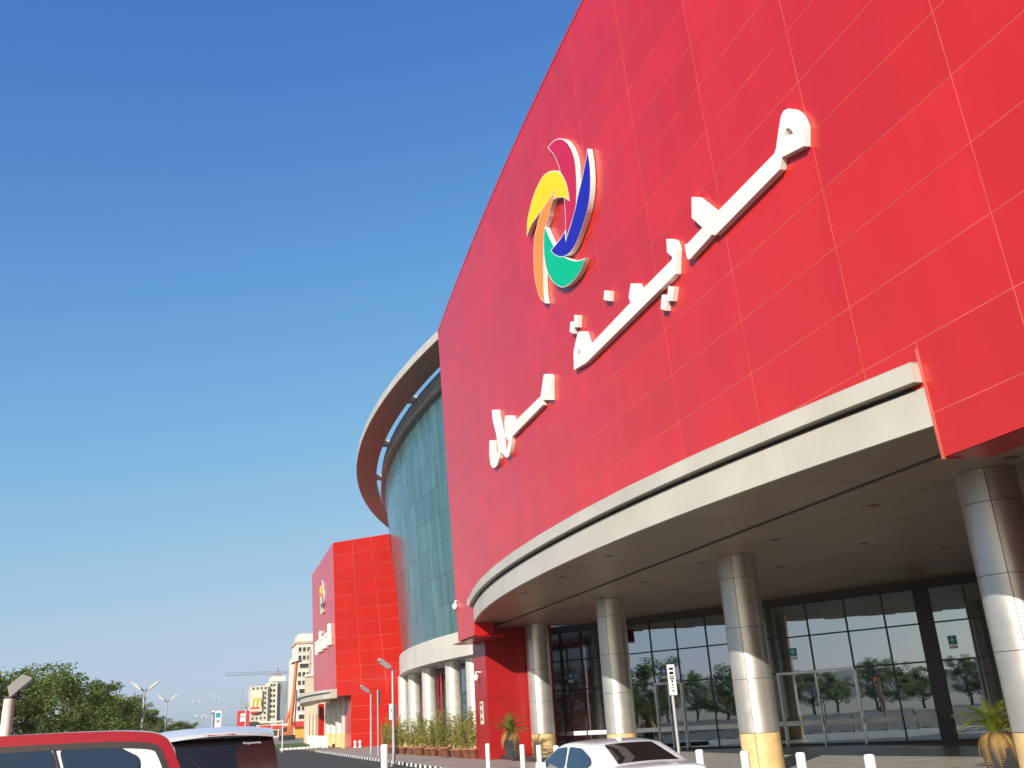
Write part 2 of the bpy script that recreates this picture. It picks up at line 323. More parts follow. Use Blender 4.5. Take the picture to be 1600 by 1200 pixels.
# local box has its face at x=0 towards -X: flip so that the proud face is -X
def facade_panels():
    ys = [U0 + DU * c for c in range(-5, 10)] + [UE]
    ys[0] = UR
    rows = [HB, V0 - DV] + [V0 + DV * r for r in range(0, 14)]
    for a, b in zip(ys[:-1], ys[1:]):
        for lo, hi in zip(rows[:-1], rows[1:]):
            if hi <= V0 + 0.01:
                cut = [a] + [q for q in (NR, NL) if a < q < b] + [b]
                for c0, c1 in zip(cut[:-1], cut[1:]):
                    mid = (c0 + c1) / 2
                    if NR < mid < NL:
                        if lo < V0 - DV - 0.01: continue
                        facade_panel(c0, c1, 4.35, hi)
                    else: facade_panel(c0, c1, lo, hi)
            elif hi <= vtop(b): facade_panel(a, b, lo, hi)
            else:
                ha, hb = min(hi, vtop(a)), min(hi, vtop(b))
                if ha - lo < 0.06: continue
                hb = max(hb, lo + 0.03); g = GAP
                m = MB().hexa([fac(a + g, lo + g, 0), fac(b - g, lo + g, 0), fac(b - g, lo + g, -0.026), fac(a + g, lo + g, -0.026)], [fac(a + g, ha - g, 0), fac(b - g, hb - g, 0), fac(b - g, hb - g, -0.026), fac(a + g, ha - g, -0.026)])
                m.build('panel', 'red_panel', facade)
facade_panels()
cap = MB()
for a, b in strips(UR, UE + 0.02, 16): cap.hexa([fac(a, vtop(a), -0.95), fac(b, vtop(b), -0.95), fac(b, vtop(b), 0.012), fac(a, vtop(a), 0.012)], [fac(a, vtop(a) + 0.09, -0.95), fac(b, vtop(b) + 0.09, -0.95), fac(b, vtop(b) + 0.09, 0.012), fac(a, vtop(a) + 0.09, 0.012)])
cap.build('parapet_cap', 'red_wall', mall)
tr = fac_box(NR, NR + 0.05, HB - 0.02, 5.33, -0.35, 0.015); tr.build('edge_trim', 'seam', mall)
body = MB().box(11.9, 46, UR + 0.3, UE - 0.2, 6.3, 20.0); body.build('upper_storeys', 'red_wall', mall)

# --- canopy
CZ = 5.84
def can_x(y): return 10.87 - 1.55 * (1 - min(1, abs((y - 25.95) / 14.5)) ** 2.1)
canopy = MB().prism([(can_x(NR + (NL - NR) * k / 40) + 0.12, NR + (NL - NR) * k / 40) for k in range(41)] + [(11.6, NL), (11.6, NR)], CZ + 0.03, 6.84).build('canopy', 'fascia', mall)
def ribbon(y0, y1, o0, o1, z0, z1, n=10):
    m = MB(); ys = [y0 + (y1 - y0) * k / n for k in range(n + 1)]
    for a, b in zip(ys[:-1], ys[1:]):
        m.hexa([(can_x(a) - o1, a, z0), (can_x(a) - o0, a, z0), (can_x(b) - o0, b, z0), (can_x(b) - o1, b, z0)], [(can_x(a) - o1, a, z1), (can_x(a) - o0, a, z1), (can_x(b) - o0, b, z1), (can_x(b) - o1, b, z1)])
    return m
NS = 9
for k in range(NS):
    a, b = NR + 0.055 + (NL - NR - 0.06) * k / NS, NR + 0.055 + (NL - NR - 0.06) * (k + 1) / NS - 0.02
    ribbon(a, b, -0.11, 0.0, CZ, 6.50).build('fascia_panel', 'fascia', canopy)
    a2, b2 = a - 0.0 + (0.3 if k else 0), b + (0.3 if k < NS - 1 else 0.35)
    ribbon(a2, b2, -0.11, 0.19, 6.58, 6.90).build('fascia_lip', 'fascia', canopy)
ribbon(NR + 0.06, NL, -0.11, -0.05, 6.50, 6.58).build('shadow_gap', 'groove', canopy)
ribbon(NR + 0.06, NL + 0.2, -0.8, 0.17, 6.902, 6.93).build('canopy_top', 'roof_grey', canopy)
# soffit panels
GX = 12.4
glass_L = np.array([16.1, 44.0]); gdir = np.array([10.0, -15.9]); gdir /= np.hypot(*gdir)
def glass_x(y): return glass_L[0] + (44.0 - y) * (gdir[0] / -gdir[1])
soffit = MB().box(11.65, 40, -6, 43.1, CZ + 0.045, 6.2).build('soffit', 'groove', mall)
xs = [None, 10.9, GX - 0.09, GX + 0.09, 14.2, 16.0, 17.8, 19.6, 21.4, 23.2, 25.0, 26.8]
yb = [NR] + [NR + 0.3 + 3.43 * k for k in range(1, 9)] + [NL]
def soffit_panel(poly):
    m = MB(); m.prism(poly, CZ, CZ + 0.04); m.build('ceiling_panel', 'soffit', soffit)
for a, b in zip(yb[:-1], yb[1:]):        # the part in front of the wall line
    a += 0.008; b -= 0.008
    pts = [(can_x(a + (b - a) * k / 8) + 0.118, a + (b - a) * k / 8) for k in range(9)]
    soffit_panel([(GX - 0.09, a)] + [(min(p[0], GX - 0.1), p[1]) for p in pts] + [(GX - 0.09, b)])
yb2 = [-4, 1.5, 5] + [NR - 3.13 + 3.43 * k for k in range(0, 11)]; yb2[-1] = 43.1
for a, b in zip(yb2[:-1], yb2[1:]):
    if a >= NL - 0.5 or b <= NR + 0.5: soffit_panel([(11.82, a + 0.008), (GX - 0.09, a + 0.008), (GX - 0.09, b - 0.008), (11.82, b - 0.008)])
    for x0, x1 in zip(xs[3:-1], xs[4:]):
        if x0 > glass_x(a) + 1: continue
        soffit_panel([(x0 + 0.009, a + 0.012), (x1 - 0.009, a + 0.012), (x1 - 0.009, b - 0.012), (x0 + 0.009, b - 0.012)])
dl_px = [(1364.6, 789.6), (1210, 843), (1349, 849), (1221, 886), (1337, 890), (1475, 856), (1228, 919), (1327, 923), (1581, 714.6)] + [(720 + x / 3.4275, 850 + y / 3.4275) for x, y in ((790, 65), (540, 175), (1290, 100), (345, 263), (755, 288), (990, 203), (1105, 300), (560, 355), (885, 362), (395, 410), (700, 418))]
dl = MB().lathe([(0.0, -0.004), (0.085, -0.004), (0.12, -0.008), (0.135, 0.0)], seg=16).mesh('downlight')
for px in dl_px:
    p = at_z(*px, CZ)
    if p[0] > can_x(p[1]) + 0.3: put('downlight', dl, 'lamp_dark', soffit, (p[0], p[1], CZ - 0.003))

# --- columns
CX = 14.4
JZ = [(1.05, 'cream_stone'), (2.45, 'silver'), (3.83, 'silver'), (5.20, 'silver'), (CZ, 'silver')]
def round_column(cx, cy, base, R=0.55, joints=JZ, parent=mall, a0=rad(225), seg=10, quarters=4):
    core = MB().lathe([(R - 0.03, base), (R - 0.03, joints[-1][0] + 0.0)], (cx, cy, 0), 20).build('column', 'column_core', parent)
    z = base
    for zz, mt in joints:
        key = ('col', round(z, 2), zz, R, mt)
        for q in range(quarters):
            w = 2 * math.pi / quarters
            if (key, q) not in pcache:
                g = 0.007 / R
                pcache[(key, q)] = MB().lathe([(R - 0.03, 0.004), (R, 0.004), (R, zz - z - 0.008), (R - 0.03, zz - z - 0.008)], (0, 0, 0), seg, a0 + w * q + g, a0 + w * (q + 1) - g).mesh('column_panel')
                me = pcache[(key, q)]; me.polygons.foreach_set('use_smooth', [True] * len(me.polygons)); fix_normals(me)
                bm = bmesh.new(); bm.from_mesh(me)
                for e in bm.edges:
                    if len(e.link_faces) == 2 and e.calc_face_angle(0) > 0.8: e.smooth = False
                bm.to_mesh(me); bm.free(); me.materials.append(MATS[mt])
            put('column_panel', pcache[(key, q)], None, core, (cx, cy, z))
        z = zz
    return core
PL = 0.26
for cy in (14.25, 23.95, 33.46): round_column(CX, cy, PV)
round_column(CX, 42.36, PL)

# --- red pier with its side wall, mirrored one beyond the right edge
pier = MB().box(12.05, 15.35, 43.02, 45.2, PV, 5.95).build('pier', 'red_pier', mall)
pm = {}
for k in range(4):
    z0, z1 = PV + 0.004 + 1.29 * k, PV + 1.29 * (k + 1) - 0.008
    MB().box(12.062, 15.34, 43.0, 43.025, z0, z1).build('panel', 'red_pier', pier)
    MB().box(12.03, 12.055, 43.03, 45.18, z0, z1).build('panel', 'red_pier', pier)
MB().box(11.35, 31, 7.0, 8.2, PV, 5.9).build('pier', 'red_wall', mall)
MB().box(11.0, 12.3, UE - 3.0, UE + 1.5, 5.25, 5.29).build('pier_soffit', 'red_wall', mall)

# --- glazed entrance wall
GB, GT = 0.10, 5.52
gn = np.array([gdir[1], -gdir[0]])          # towards the street
def gp(t, z, o=0.0): q = glass_L + gdir * t + gn * o; return (q[0], q[1], z)
glz = MB(); 
def gbox(m, t0, t1, z0, z1, o0, o1): return m.hexa([gp(t0, z0, o0), gp(t1, z0, o0), gp(t1, z0, o1), gp(t0, z0, o1)], [gp(t0, z1, o0), gp(t1, z1, o0), gp(t1, z1, o1), gp(t0, z1, o1)])
head = gbox(MB(), -1.4, 26, GT, CZ + 0.04, -0.2, 0.0).build('glazed_wall', 'interior_dark', mall)
MT = [-1.25, 0.0] + [1.25, 2.45, 3.8, 5.2, 6.55, 8.05, 9.55, 11.1, 12.7, 14.3, 15.8, 17.3, 18.83, 20.4, 22.0, 23.6, 25.2]
TZ = [GB, 2.88, 4.24, GT]
for t in MT: 
    wide = 0.28 if t == 17.3 else 0.03
    gbox(MB(), t - wide, t + wide, GB, GT, -0.14, 0.03).build('mullion', 'frame', head)
gbox(MB(), -1.25, 25.2, GB, GB + 0.09, -0.1, 0.025).build('sill_rail', 'frame', head)
for z in TZ[1:3]: gbox(MB(), -1.25, 25.2, z - 0.028, z + 0.028, -0.1, 0.024).build('transom', 'frame', head)
DOORS = (3, 7, 8, 9)
for a, b in zip(MT[:-1], MT[1:]):
    for lo, hi in zip(TZ[:-1], TZ[1:]):
        la = (a + 0.3) if a == 17.3 else a + 0.03; lb = (b - 0.3) if b == 17.3 else b - 0.03
        # each sheet is set a hair out of true, as glazing is
        w = [rnd.gauss(0, 0.0012) for _ in range(4)]
        m = MB().add([gp(la, lo + 0.03, w[0]), gp(lb, lo + 0.03, w[1]), gp(lb, hi - 0.03, w[2]), gp(la, hi - 0.03, w[3])], [(0, 1, 2, 3)])
        m.build('pane', 'shop_glass', head)
    gbox(MB(), a + 0.04, b - 0.04, 0.86, 1.04, 0.010, 0.014).build('frosted_strip', 'frost', head)
for t0, t1 in ((11.1, 14.3), (5.2, 6.55)):     # door frames
    dm = MB(); gbox(dm, t0 - 0.02, t1 + 0.02, 2.80, 2.90, 0.03, 0.12)
    gbox(dm, t0 - 0.03, t0 + 0.05, GB, 2.80, 0.03, 0.09); gbox(dm, t1 - 0.05, t1 + 0.03, GB, 2.80, 0.03, 0.09); gbox(dm, (t0 + t1) / 2 - 0.03, (t0 + t1) / 2 + 0.03, GB, 2.80, 0.03, 0.07)
    d = dm.build('door_frame', 'steel', head)
    hm = MB(); hm.tube([gp((t0 + t1) / 2 + 0.09, 0.9, 0.07), gp((t0 + t1) / 2 + 0.09, 0.9, 0.14), gp((t0 + t1) / 2 + 0.09, 1.9, 0.14), gp((t0 + t1) / 2 + 0.09, 1.9, 0.07)], 0.02); hm.build('door_handle', 'steel', d)
def on_glass(x, y):
    d = ray(x, y); nn = np.array([gn[0], gn[1]]); t = (nn @ (glass_L - C0[:2])) / (nn @ d[:2]); p = C0 + d * t; return (p[:2] - glass_L) @ gdir, p[2]
for px, mt in (((892, 1056), 'blue_print'), ((1239, 1019), 'teal_print'), ((1488, 1000), 'teal_print'), ((1038, 1049), 'blue_print')):
    t, z = on_glass(*px); st = gbox(MB(), t - 0.15, t + 0.15, z - 0.16, z + 0.16, 0.02, 0.024).build('window_sticker', mt, head)
    gbox(MB(), t - 0.14, t + 0.14, z - 0.30, z - 0.18, 0.02, 0.024).build('window_sticker_text', 'frost', head)
    gbox(MB(), t - 0.09, t + 0.09, z - 0.02, z + 0.02, 0.025, 0.028).build('sticker_mark', 'frost', st); gbox(MB(), t - 0.02, t + 0.02, z - 0.1, z + 0.1, 0.029, 0.031).build('sticker_mark', 'frost', st)
t, z = on_glass(1368, 1061); gbox(MB(), t - 0.07, t + 0.07, z - 0.07, z + 0.07, 0.02, 0.024).build('window_sticker', 'orange_print', head)
# hall behind the glass
fl = MB().prism([(16.7, 43.9), (27.0, 27.5), (32, 19.5), (44, 19.5), (44, 43.9)], 0.0, GB + 0.005).build('hall_floor', 'interior_floor', mall)
MB().box(43.5, 44, 8, 43.9, GB, 6.2).build('hall_wall', 'interior_wall', mall); MB().box(17.6, 44, 43.4, 43.8, GB, 6.2).build('hall_wall', 'interior_wall', mall)
for k, (x, y) in enumerate(((27, 36), (31, 31), (33, 37), (26, 40), (36, 26))):
    MB().lathe([(0.5, GB), (0.5, 5.88)], (x, y, 0), 16).build('hall_column', 'interior_wall', mall)
for k in range(6): MB().box(30 + 2.2 * k, 31.6 + 2.2 * k, 41.6, 42.2, GB, 2.4 + 0.3 * (k % 3)).build('shop_counter', 'interior_dark', mall)

# plinth by the pier
structure(MB().box(12.5, 15.6, 37.4, 43.02, PV, PL).build('plinth', 'granite'))

# ------------------------------------------------------------------ sign: letters and emblem on the red wall
LD = 0.15
def traced(px, off):
    return [fac_uv(at_f(x, y, off)) for x, y in px]
def wall_sheet(name, px, mtl, parent, off0, depth, holes=(), bevel=0.003, shrink=0.0):
    uv = traced(px, off0 + depth); ys = [a for a, b in uv]; vv = [b for a, b in uv]; yc, vc = (min(ys) + max(ys)) / 2, min(vv)
    loc = lambda q: [(-(a - yc), b - vc) for a, b in q]
    polys = [loc(uv)] + [loc(traced(h, off0 + depth)) for h in holes]
    if shrink: polys = [inset(polys[0], shrink)] + polys[1:]
    me = curve_mesh(name, polys, depth, bevel)
    return put(name, me, mtl, parent, fac(yc, vc, off0 + depth / 2), FROT)
def area(p): return sum(p[i][0] * p[(i + 1) % len(p)][1] - p[(i + 1) % len(p)][0] * p[i][1] for i in range(len(p))) / 2
def inset(p, t):
    s = 1 if area(p) > 0 else -1; n = len(p); out = []
    for i in range(n):
        a, b, c = Vector(p[i - 1]), Vector(p[i]), Vector(p[(i + 1) % n])
        d1 = (b - a).normalized(); d2 = (c - b).normalized(); n1 = Vector((-d1.y, d1.x)) * s; n2 = Vector((-d2.y, d2.x)) * s
        bis = (n1 + n2); 
        if bis.length < 1e-4: bis = n1
        bis.normalize(); k = t / max(0.35, bis.dot(n1)); q = b + bis * k; out.append((q.x, q.y))
    return out
def smooth_px(p, sharp=(), n=4):
    out = []; m = len(p)
    for i in range(m):
        p0, p1, p2, p3 = (np.array(p[(i + k) % m], float) for k in (-1, 0, 1, 2))
        if i in sharp: p0 = p1 - (p2 - p1) * 0.3
        if (i + 1) % m in sharp: p3 = p2 + (p2 - p1) * 0.3
        for k in range(n):
            t = k / n; out.append(tuple(0.5 * (2 * p1 + (p2 - p0) * t + (2 * p0 - 5 * p1 + 4 * p2 - p3) * t * t + (3 * p1 - p0 - 3 * p2 + p3) * t ** 3)))
    return out
def crop(pts, x0, y0, s): return [(x0 + a / s, y0 + b / s) for a, b in pts]
sp = fac(22, 6, 0)
sign = thing('wall_lettering', 'large white Arabic lettering standing off the red wall above the canopy', 'sign', tuple(fac(20, 5.5, 0)))
S0 = 0.004
L1 = crop([(848, 85), (870, 87), (893, 98), (913, 114), (930, 135), (943, 160), (953, 185), (962, 215), (962, 345), (805, 425), (793, 507), (345, 965), (318, 960), (310, 975), (165, 1135), (148, 1128), (140, 1090), (133, 1028), (150, 1025), (255, 912), (180, 845), (180, 700), (215, 700), (352, 808), (752, 400), (765, 365), (781, 250), (797, 150), (806, 122), (820, 100)], 1040, 150, 4.444)
wall_sheet('letters', L1, 'white_letter', sign, S0, LD, holes=[crop([(835, 225), (852, 221), (868, 230), (885, 258), (822, 283)], 1040, 150, 4.444)])
L2 = [(1041, 373), (1048, 373), (1052.5, 375), (1055.5, 382), (1057, 390), (1056, 427.3), (915.8, 566.7), (896.7, 578), (896, 550), (899, 535), (902.5, 520), (905, 517.5), (912.5, 517.5), (920, 541), (985, 472.5), (982, 464), (985.3, 442.5), (995, 442.5), (1000.3, 455), (1048.3, 406.7), (1050.6, 402), (1042, 393.8)]
wall_sheet('letters', L2, 'white_letter', sign, S0, LD, holes=[[(904.7, 543), (906.7, 553), (902, 554.7)]])
for d in ([(944, 453.5), (952.5, 454.5), (951.5, 470), (943, 468)], [(897, 491.7), (903, 492), (902, 511), (896.7, 511)], [(891, 502.5), (896.5, 502), (895.5, 521), (890, 518)], [(1044, 446.7), (1053, 447.5), (1050, 470), (1042.5, 469)], [(1034, 460), (1041.7, 460), (1040, 485), (1032, 482.5)]):
    wall_sheet('letter_dot', d, 'white_letter', sign, S0, LD)
L3 = crop([(772, 110), (785, 101), (800, 98), (838, 102), (845, 125), (848, 150), (850, 385), (765, 388), (765, 440), (425, 790), (415, 880), (408, 925), (400, 965), (390, 1000), (376, 1020), (358, 1020), (345, 1012), (325, 985), (325, 945), (348, 958), (360, 945), (370, 920), (380, 870), (383, 825), (360, 818), (343, 770), (338, 640), (345, 570), (357, 555), (415, 558), (442, 635), (738, 345), (752, 250)], 740, 570, 7.06)
wall_sheet('letters', L3, 'white_letter', sign, S0, LD, holes=[crop([(780, 222), (797, 248), (790, 264)], 740, 570, 7.06), crop([(362, 664), (373, 685), (362, 694)], 740, 570, 7.06)])
L4 = crop([(200, 495), (255, 495), (260, 560), (280, 640), (300, 760), (315, 860), (325, 950), (322, 985), (288, 955), (282, 1030), (270, 1075), (255, 1110), (235, 1132), (215, 1137), (198, 1122), (185, 1095), (176, 1030), (172, 960), (172, 890), (175, 830), (218, 830), (219, 970), (238, 1006), (258, 988), (268, 950), (265, 880), (248, 760), (209, 610)], 740, 570, 7.06)
wall_sheet('letters', L4, 'white_letter', sign, S0, LD + 0.002)
A = lambda p: crop(p, 800, 200, 8); B = lambda p: crop(p, 800, 350, 8)
emblem = thing('emblem_sign', 'pinwheel emblem of five coloured blades with white edges above Arabic lettering', 'sign', tuple(fac(22.5, 8.6, 0)))
crim = A([(445, 240), (480, 195), (530, 150), (580, 130), (630, 135), (680, 170), (730, 240), (770, 340), (790, 440), (800, 560), (805, 700), (805, 830), (798, 960), (770, 1080), (740, 1180)]) + B([(715, 60), (690, 130), (668, 200), (670, 100), (669, 10)]) + A([(664, 1060), (655, 930), (640, 800), (620, 680), (600, 540), (570, 440), (520, 340)])
yel = B([(185, 160)]) + A([(188, 1200), (200, 1100), (220, 1020), (255, 880), (310, 740), (380, 610), (450, 550), (520, 530), (590, 545), (640, 610), (680, 710), (705, 830), (714, 912), (660, 875), (600, 865), (560, 870), (515, 890), (530, 830), (542, 780), (500, 840), (440, 930), (370, 1030), (300, 1130), (250, 1200)]) + B([(215, 80)])
orn = A([(532, 796), (515, 890), (498, 950), (475, 1040), (455, 1130)]) + B([(415, 30), (403, 90), (396, 200), (390, 400), (391, 700), (398, 880), (414, 988), (350, 920), (310, 800), (282, 660), (271, 500), (270, 300), (285, 150), (315, 0)]) + A([(340, 1110), (372, 1030), (440, 930), (500, 842)])
grn = B([(410, 20), (440, 100), (480, 190), (525, 275), (575, 340), (650, 400), (720, 438), (800, 455), (860, 445), (912, 418), (890, 500), (850, 590), (790, 680), (720, 750), (640, 790), (580, 775), (520, 730), (460, 640), (420, 520), (400, 380), (395, 250), (400, 100)])
blu = A([(940, 256), (930, 350), (905, 480), (880, 600), (850, 730), (820, 850), (795, 980), (765, 1090), (735, 1200)]) + B([(700, 110), (670, 205), (662, 80), (610, 170), (555, 240), (480, 330), (530, 380), (590, 408), (650, 405), (710, 370), (760, 310), (810, 220), (850, 110), (890, 0)]) + A([(915, 1120), (945, 1010), (967, 880), (979, 740), (980, 600), (970, 440), (952, 320)])
for pts, sh, mt, dz in ((crim, (0, 17), 'logo_red', 0.0), (yel, (0, 13, 16, 18), 'logo_yellow', 0.016), (orn, (0, 11), 'logo_orange', 0.008), (grn, (0, 9), 'logo_green', 0.012), (blu, (0, 10, 11, 14), 'logo_blue', 0.020)):
    q = smooth_px(pts, sh, 3)
    bl = wall_sheet('emblem_blade', q, 'white_letter', emblem, S0 + dz, 0.17, bevel=0.0)
    wall_sheet('coloured_face', q, mt, bl, S0 + dz + 0.172, 0.004, bevel=0.0, shrink=0.026)
# small fittings on the building: top-level things of their own
def dome_camera(p, lab):
    r = thing('security_camera', lab, 'camera', p); x, y, z = p
    MB().tube([(x + 0.35, y, z + 0.22), (x, y, z + 0.25), (x, y, z + 0.12)], 0.035).build('bracket', 'white_paint', r)
    MB().lathe([(0.0, 0.14), (0.09, 0.13), (0.13, 0.06), (0.13, -0.02), (0.1, -0.10), (0.05, -0.15), (0.0, -0.16)], p, 16).build('housing', 'white_paint', r)
    MB().lathe([(0.06, -0.145), (0.0, -0.175)], p, 12).build('lens', 'car_black', r)
p = at_y(706, 948, 43.3); dome_camera((fac(43.3, 0)[0] - 0.25, 43.3, p[2]), 'white dome camera on a bracket at the edge of the red wall')
p = at_x(749, 1057, 12.0); dome_camera((11.78, 43.9, p[2] - 0.05), 'white security camera on the narrow face of the red pier')
pz = at_x(751, 1114, 12.03); pq = MB().box(12.004, 12.029, 43.75, 44.25, pz[2] - 0.5, pz[2] + 0.5).build('wall_plaque', 'plaque'); tag(pq, 'narrow upright beige notice plate on the red pier', 'sign')
for z in (0.3, -0.02, -0.34): MB().box(12.0, 12.0025, 43.88, 44.12, pz[2] + z, pz[2] + z + 0.12).build('pictogram', 'black_print', pq)

# ------------------------------------------------------------------ glazed drum between the two red blocks
YC = 67.3
def arc(y, xm, R): return xm + R - math.sqrt(max(R * R - (y - YC) ** 2, 0))
drum = thing('glass_drum', 'tall curved teal glass drum with halo ring between the two red blocks', 'building', (20, YC, 0))
DZ0, DZ1 = 7.0, 22.5
def dsurf(y, z, o=0.0):
    k = (z - DZ0) / (DZ1 - DZ0); k = max(0, min(1, k))
    return ((1 - k) * arc(y, 13.75, 56) + k * arc(y, 13.0, 100) - o, y, z)
back = MB(); NB = 40; Y0, Y1 = 44.0, 104.0
for i in range(NB):
    a, b = Y0 + (Y1 - Y0) * i / NB, Y0 + (Y1 - Y0) * (i + 1) / NB
    back.add([dsurf(a, DZ0, -0.03), dsurf(b, DZ0, -0.03), dsurf(b, DZ1, -0.03), dsurf(a, DZ1, -0.03)], [(0, 3, 2, 1)], True)
glass_back = back.build('glass_wall', 'frame', drum)
NCOL, NROW = 32, 8
for i in range(NCOL):
    for j in range(NROW):
        a, b = Y0 + (Y1 - Y0) * i / NCOL, Y0 + (Y1 - Y0) * (i + 1) / NCOL; lo, hi = DZ0 + (DZ1 - DZ0) * j / NROW, DZ0 + (DZ1 - DZ0) * (j + 1) / NROW
        g = 0.006; w = [rnd.gauss(0, 0.006) for _ in range(4)]
        MB().add([dsurf(a + g, lo + g, w[0]), dsurf(b - g, lo + g, w[1]), dsurf(b - g, hi - g, w[2]), dsurf(a + g, hi - g, w[3])], [(0, 3, 2, 1)]).build('pane', 'drum_glass', glass_back)
def arc_ribbon(xm, R, t, y0, y1, z0, z1, n=36, xm2=None, R2=None):
    m = MB()
    for k in range(n):
        a, b = y0 + (y1 - y0) * k / n, y0 + (y1 - y0) * (k + 1) / n
        xa, xb = arc(a, xm, R), arc(b, xm, R); ia = arc(a, xm2, R2) if xm2 else xa + t; ib = arc(b, xm2, R2) if xm2 else xb + t
        m.hexa([(xa, a, z0), (ia, a, z0), (ib, b, z0), (xb, b, z0)], [(xa, a, z1), (ia, a, z1), (ib, b, z1), (xb, b, z1)])
    return m
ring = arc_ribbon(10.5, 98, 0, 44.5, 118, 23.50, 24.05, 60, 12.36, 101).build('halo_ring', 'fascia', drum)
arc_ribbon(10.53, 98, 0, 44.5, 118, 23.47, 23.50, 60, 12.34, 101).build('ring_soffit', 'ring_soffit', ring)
for y in np.arange(50.9, 100, 11.2):
    x0, x1 = arc(y, 12.30, 101), arc(y, 13.0, 100) + 0.2
    MB().box(x0, x1, y - 0.3, y + 0.3, 23.52, 23.95).build('strut', 'fascia', ring)
par = arc_ribbon(12.86, 100, 0.5, 44.0, 104, 22.62, 23.62).build('parapet', 'parapet_grey', drum)
arc_ribbon(12.82, 100, 0.6, 44.0, 104, 23.622, 23.70).build('parapet_cap', 'fascia', par)
arc_ribbon(12.74, 100, 0.4, 44.0, 104, 22.46, 22.61).build('parapet_trim', 'fascia', par)
band = arc_ribbon(13.62, 60, 2.2, 43.6, 88.9, 5.5, 6.95).build('base_band', 'band', drum)
for k in range(11):
    a = 43.6 + 45.3 * k / 11; arc_ribbon(13.56, 60, 0.05, a + 0.008, a + 45.3 / 11 - 0.008, 5.49, 6.98, 6).build('band_panel', 'band', band)
DJ = [(1.1, 'cream_stone'), (2.6, 'drum_silver'), (4.1, 'drum_silver'), (5.5, 'drum_silver')]
for px in (632, 648, 671, 709, 742):
    best = min((abs((C0 + ray(px, 1075) * t)[0] - (arc((C0 + ray(px, 1075) * t)[1], 13.62, 60) + 1.0)), t) for t in np.linspace(40, 80, 4001))
    p = C0 + ray(px, 1075) * best[1]
    round_column(p[0], p[1], PV, 0.52, DJ, drum, seg=6, quarters=2)
low = arc_ribbon(16.2, 57, 0.25, 43.6, 88.5, 5.3, 5.49).build('storefront', 'frame', drum)
for k in range(24):
    a, b = 44.9 + 1.85 * k, 44.9 + 1.85 * (k + 1)
    xa, xb = arc(a, 16.3, 57), arc(b, 16.3, 57)
    MB().box(xa - 0.05, xa + 0.06, a - 0.035, a + 0.035, PV, 5.3).build('mullion', 'frame', low)
    for lo, hi in ((PV, 1.9), (1.94, 3.6), (3.64, 5.28)): MB().add([(xa, a + 0.04, lo), (xb, b - 0.04, lo), (xb, b - 0.04, hi), (xa, a + 0.04, hi)], [(0, 3, 2, 1)]).build('pane', 'drum_low_glass', low)
    if k % 2 == 0:
        for z in (1.92, 3.62): MB().add([(xa - 0.03, a, z - 0.025), (arc(b + 1.85, 16.27, 57) - 0.0, b + 1.85, z - 0.025), (arc(b + 1.85, 16.27, 57), b + 1.85, z + 0.025), (xa - 0.03, a, z + 0.025)], [(0, 3, 2, 1)]).build('transom', 'frame', low)
MB().box(24, 24.3, 44.5, 88, PV, 5.5).build('inner_wall', 'interior_wall', drum)
MB().box(30, 60, 44.5, 89.5, 6.0, 22.4).build('core', 'parapet_grey', drum)

# ------------------------------------------------------------------ far red block
far = thing('red_mall_wing', 'distant red mall wing with pink-lit leaning front beyond the glass drum', 'building', (14, 92, 0))
FY0, FY1, FZT = 90.0, 110.3, 18.62
def fz(z): return (z - EYE) / math.cos(LEAN)
def fx(z): return FD - (z - EYE) * math.tan(LEAN)
sTL = np.array([fx(FZT), FY0, FZT]); sTR = at_y(607, 834, FY0 + 0.4); sBR = at_y(640, 1060, FY0 + 0.4)
FB = 4.6
fb = MB()     # body: leaning front, side towards us
def far_pt(u, z):     # side face: u 0 at the street edge, 1 at its inner edge
    zt = FZT + (sTR[2] - FZT) * u; k = (z - 0.0) / zt
    x1 = sBR[0] + (sTR[0] - sBR[0]) * ((z - sBR[2]) / (sTR[2] - sBR[2])); x0 = fx(z); return (x0 + (x1 - x0) * u, FY0 + 0.4 * u, z)
P = lambda z: [far_pt(0, z), far_pt(1, z), (far_pt(1, z)[0] + 4.2, FY0 + 9, z), (30, FY1, z), (fx(z), FY1, z)]
lo_, hi_ = P(FB), P(FZT); hi_[1] = tuple(sTR); hi_[2] = (sTR[0] + 4.0, FY0 + 9, sTR[2]); hi_[3] = (30, FY1, FZT)
fb.add(lo_ + hi_, [(4, 3, 2, 1, 0), (5, 6, 7, 8, 9)] + [(i, (i + 1) % 5, 5 + (i + 1) % 5, 5 + i) for i in range(5)])
fbody = fb.build('wing_wall', 'seam', far)
RH = (FZT - FB) / 11
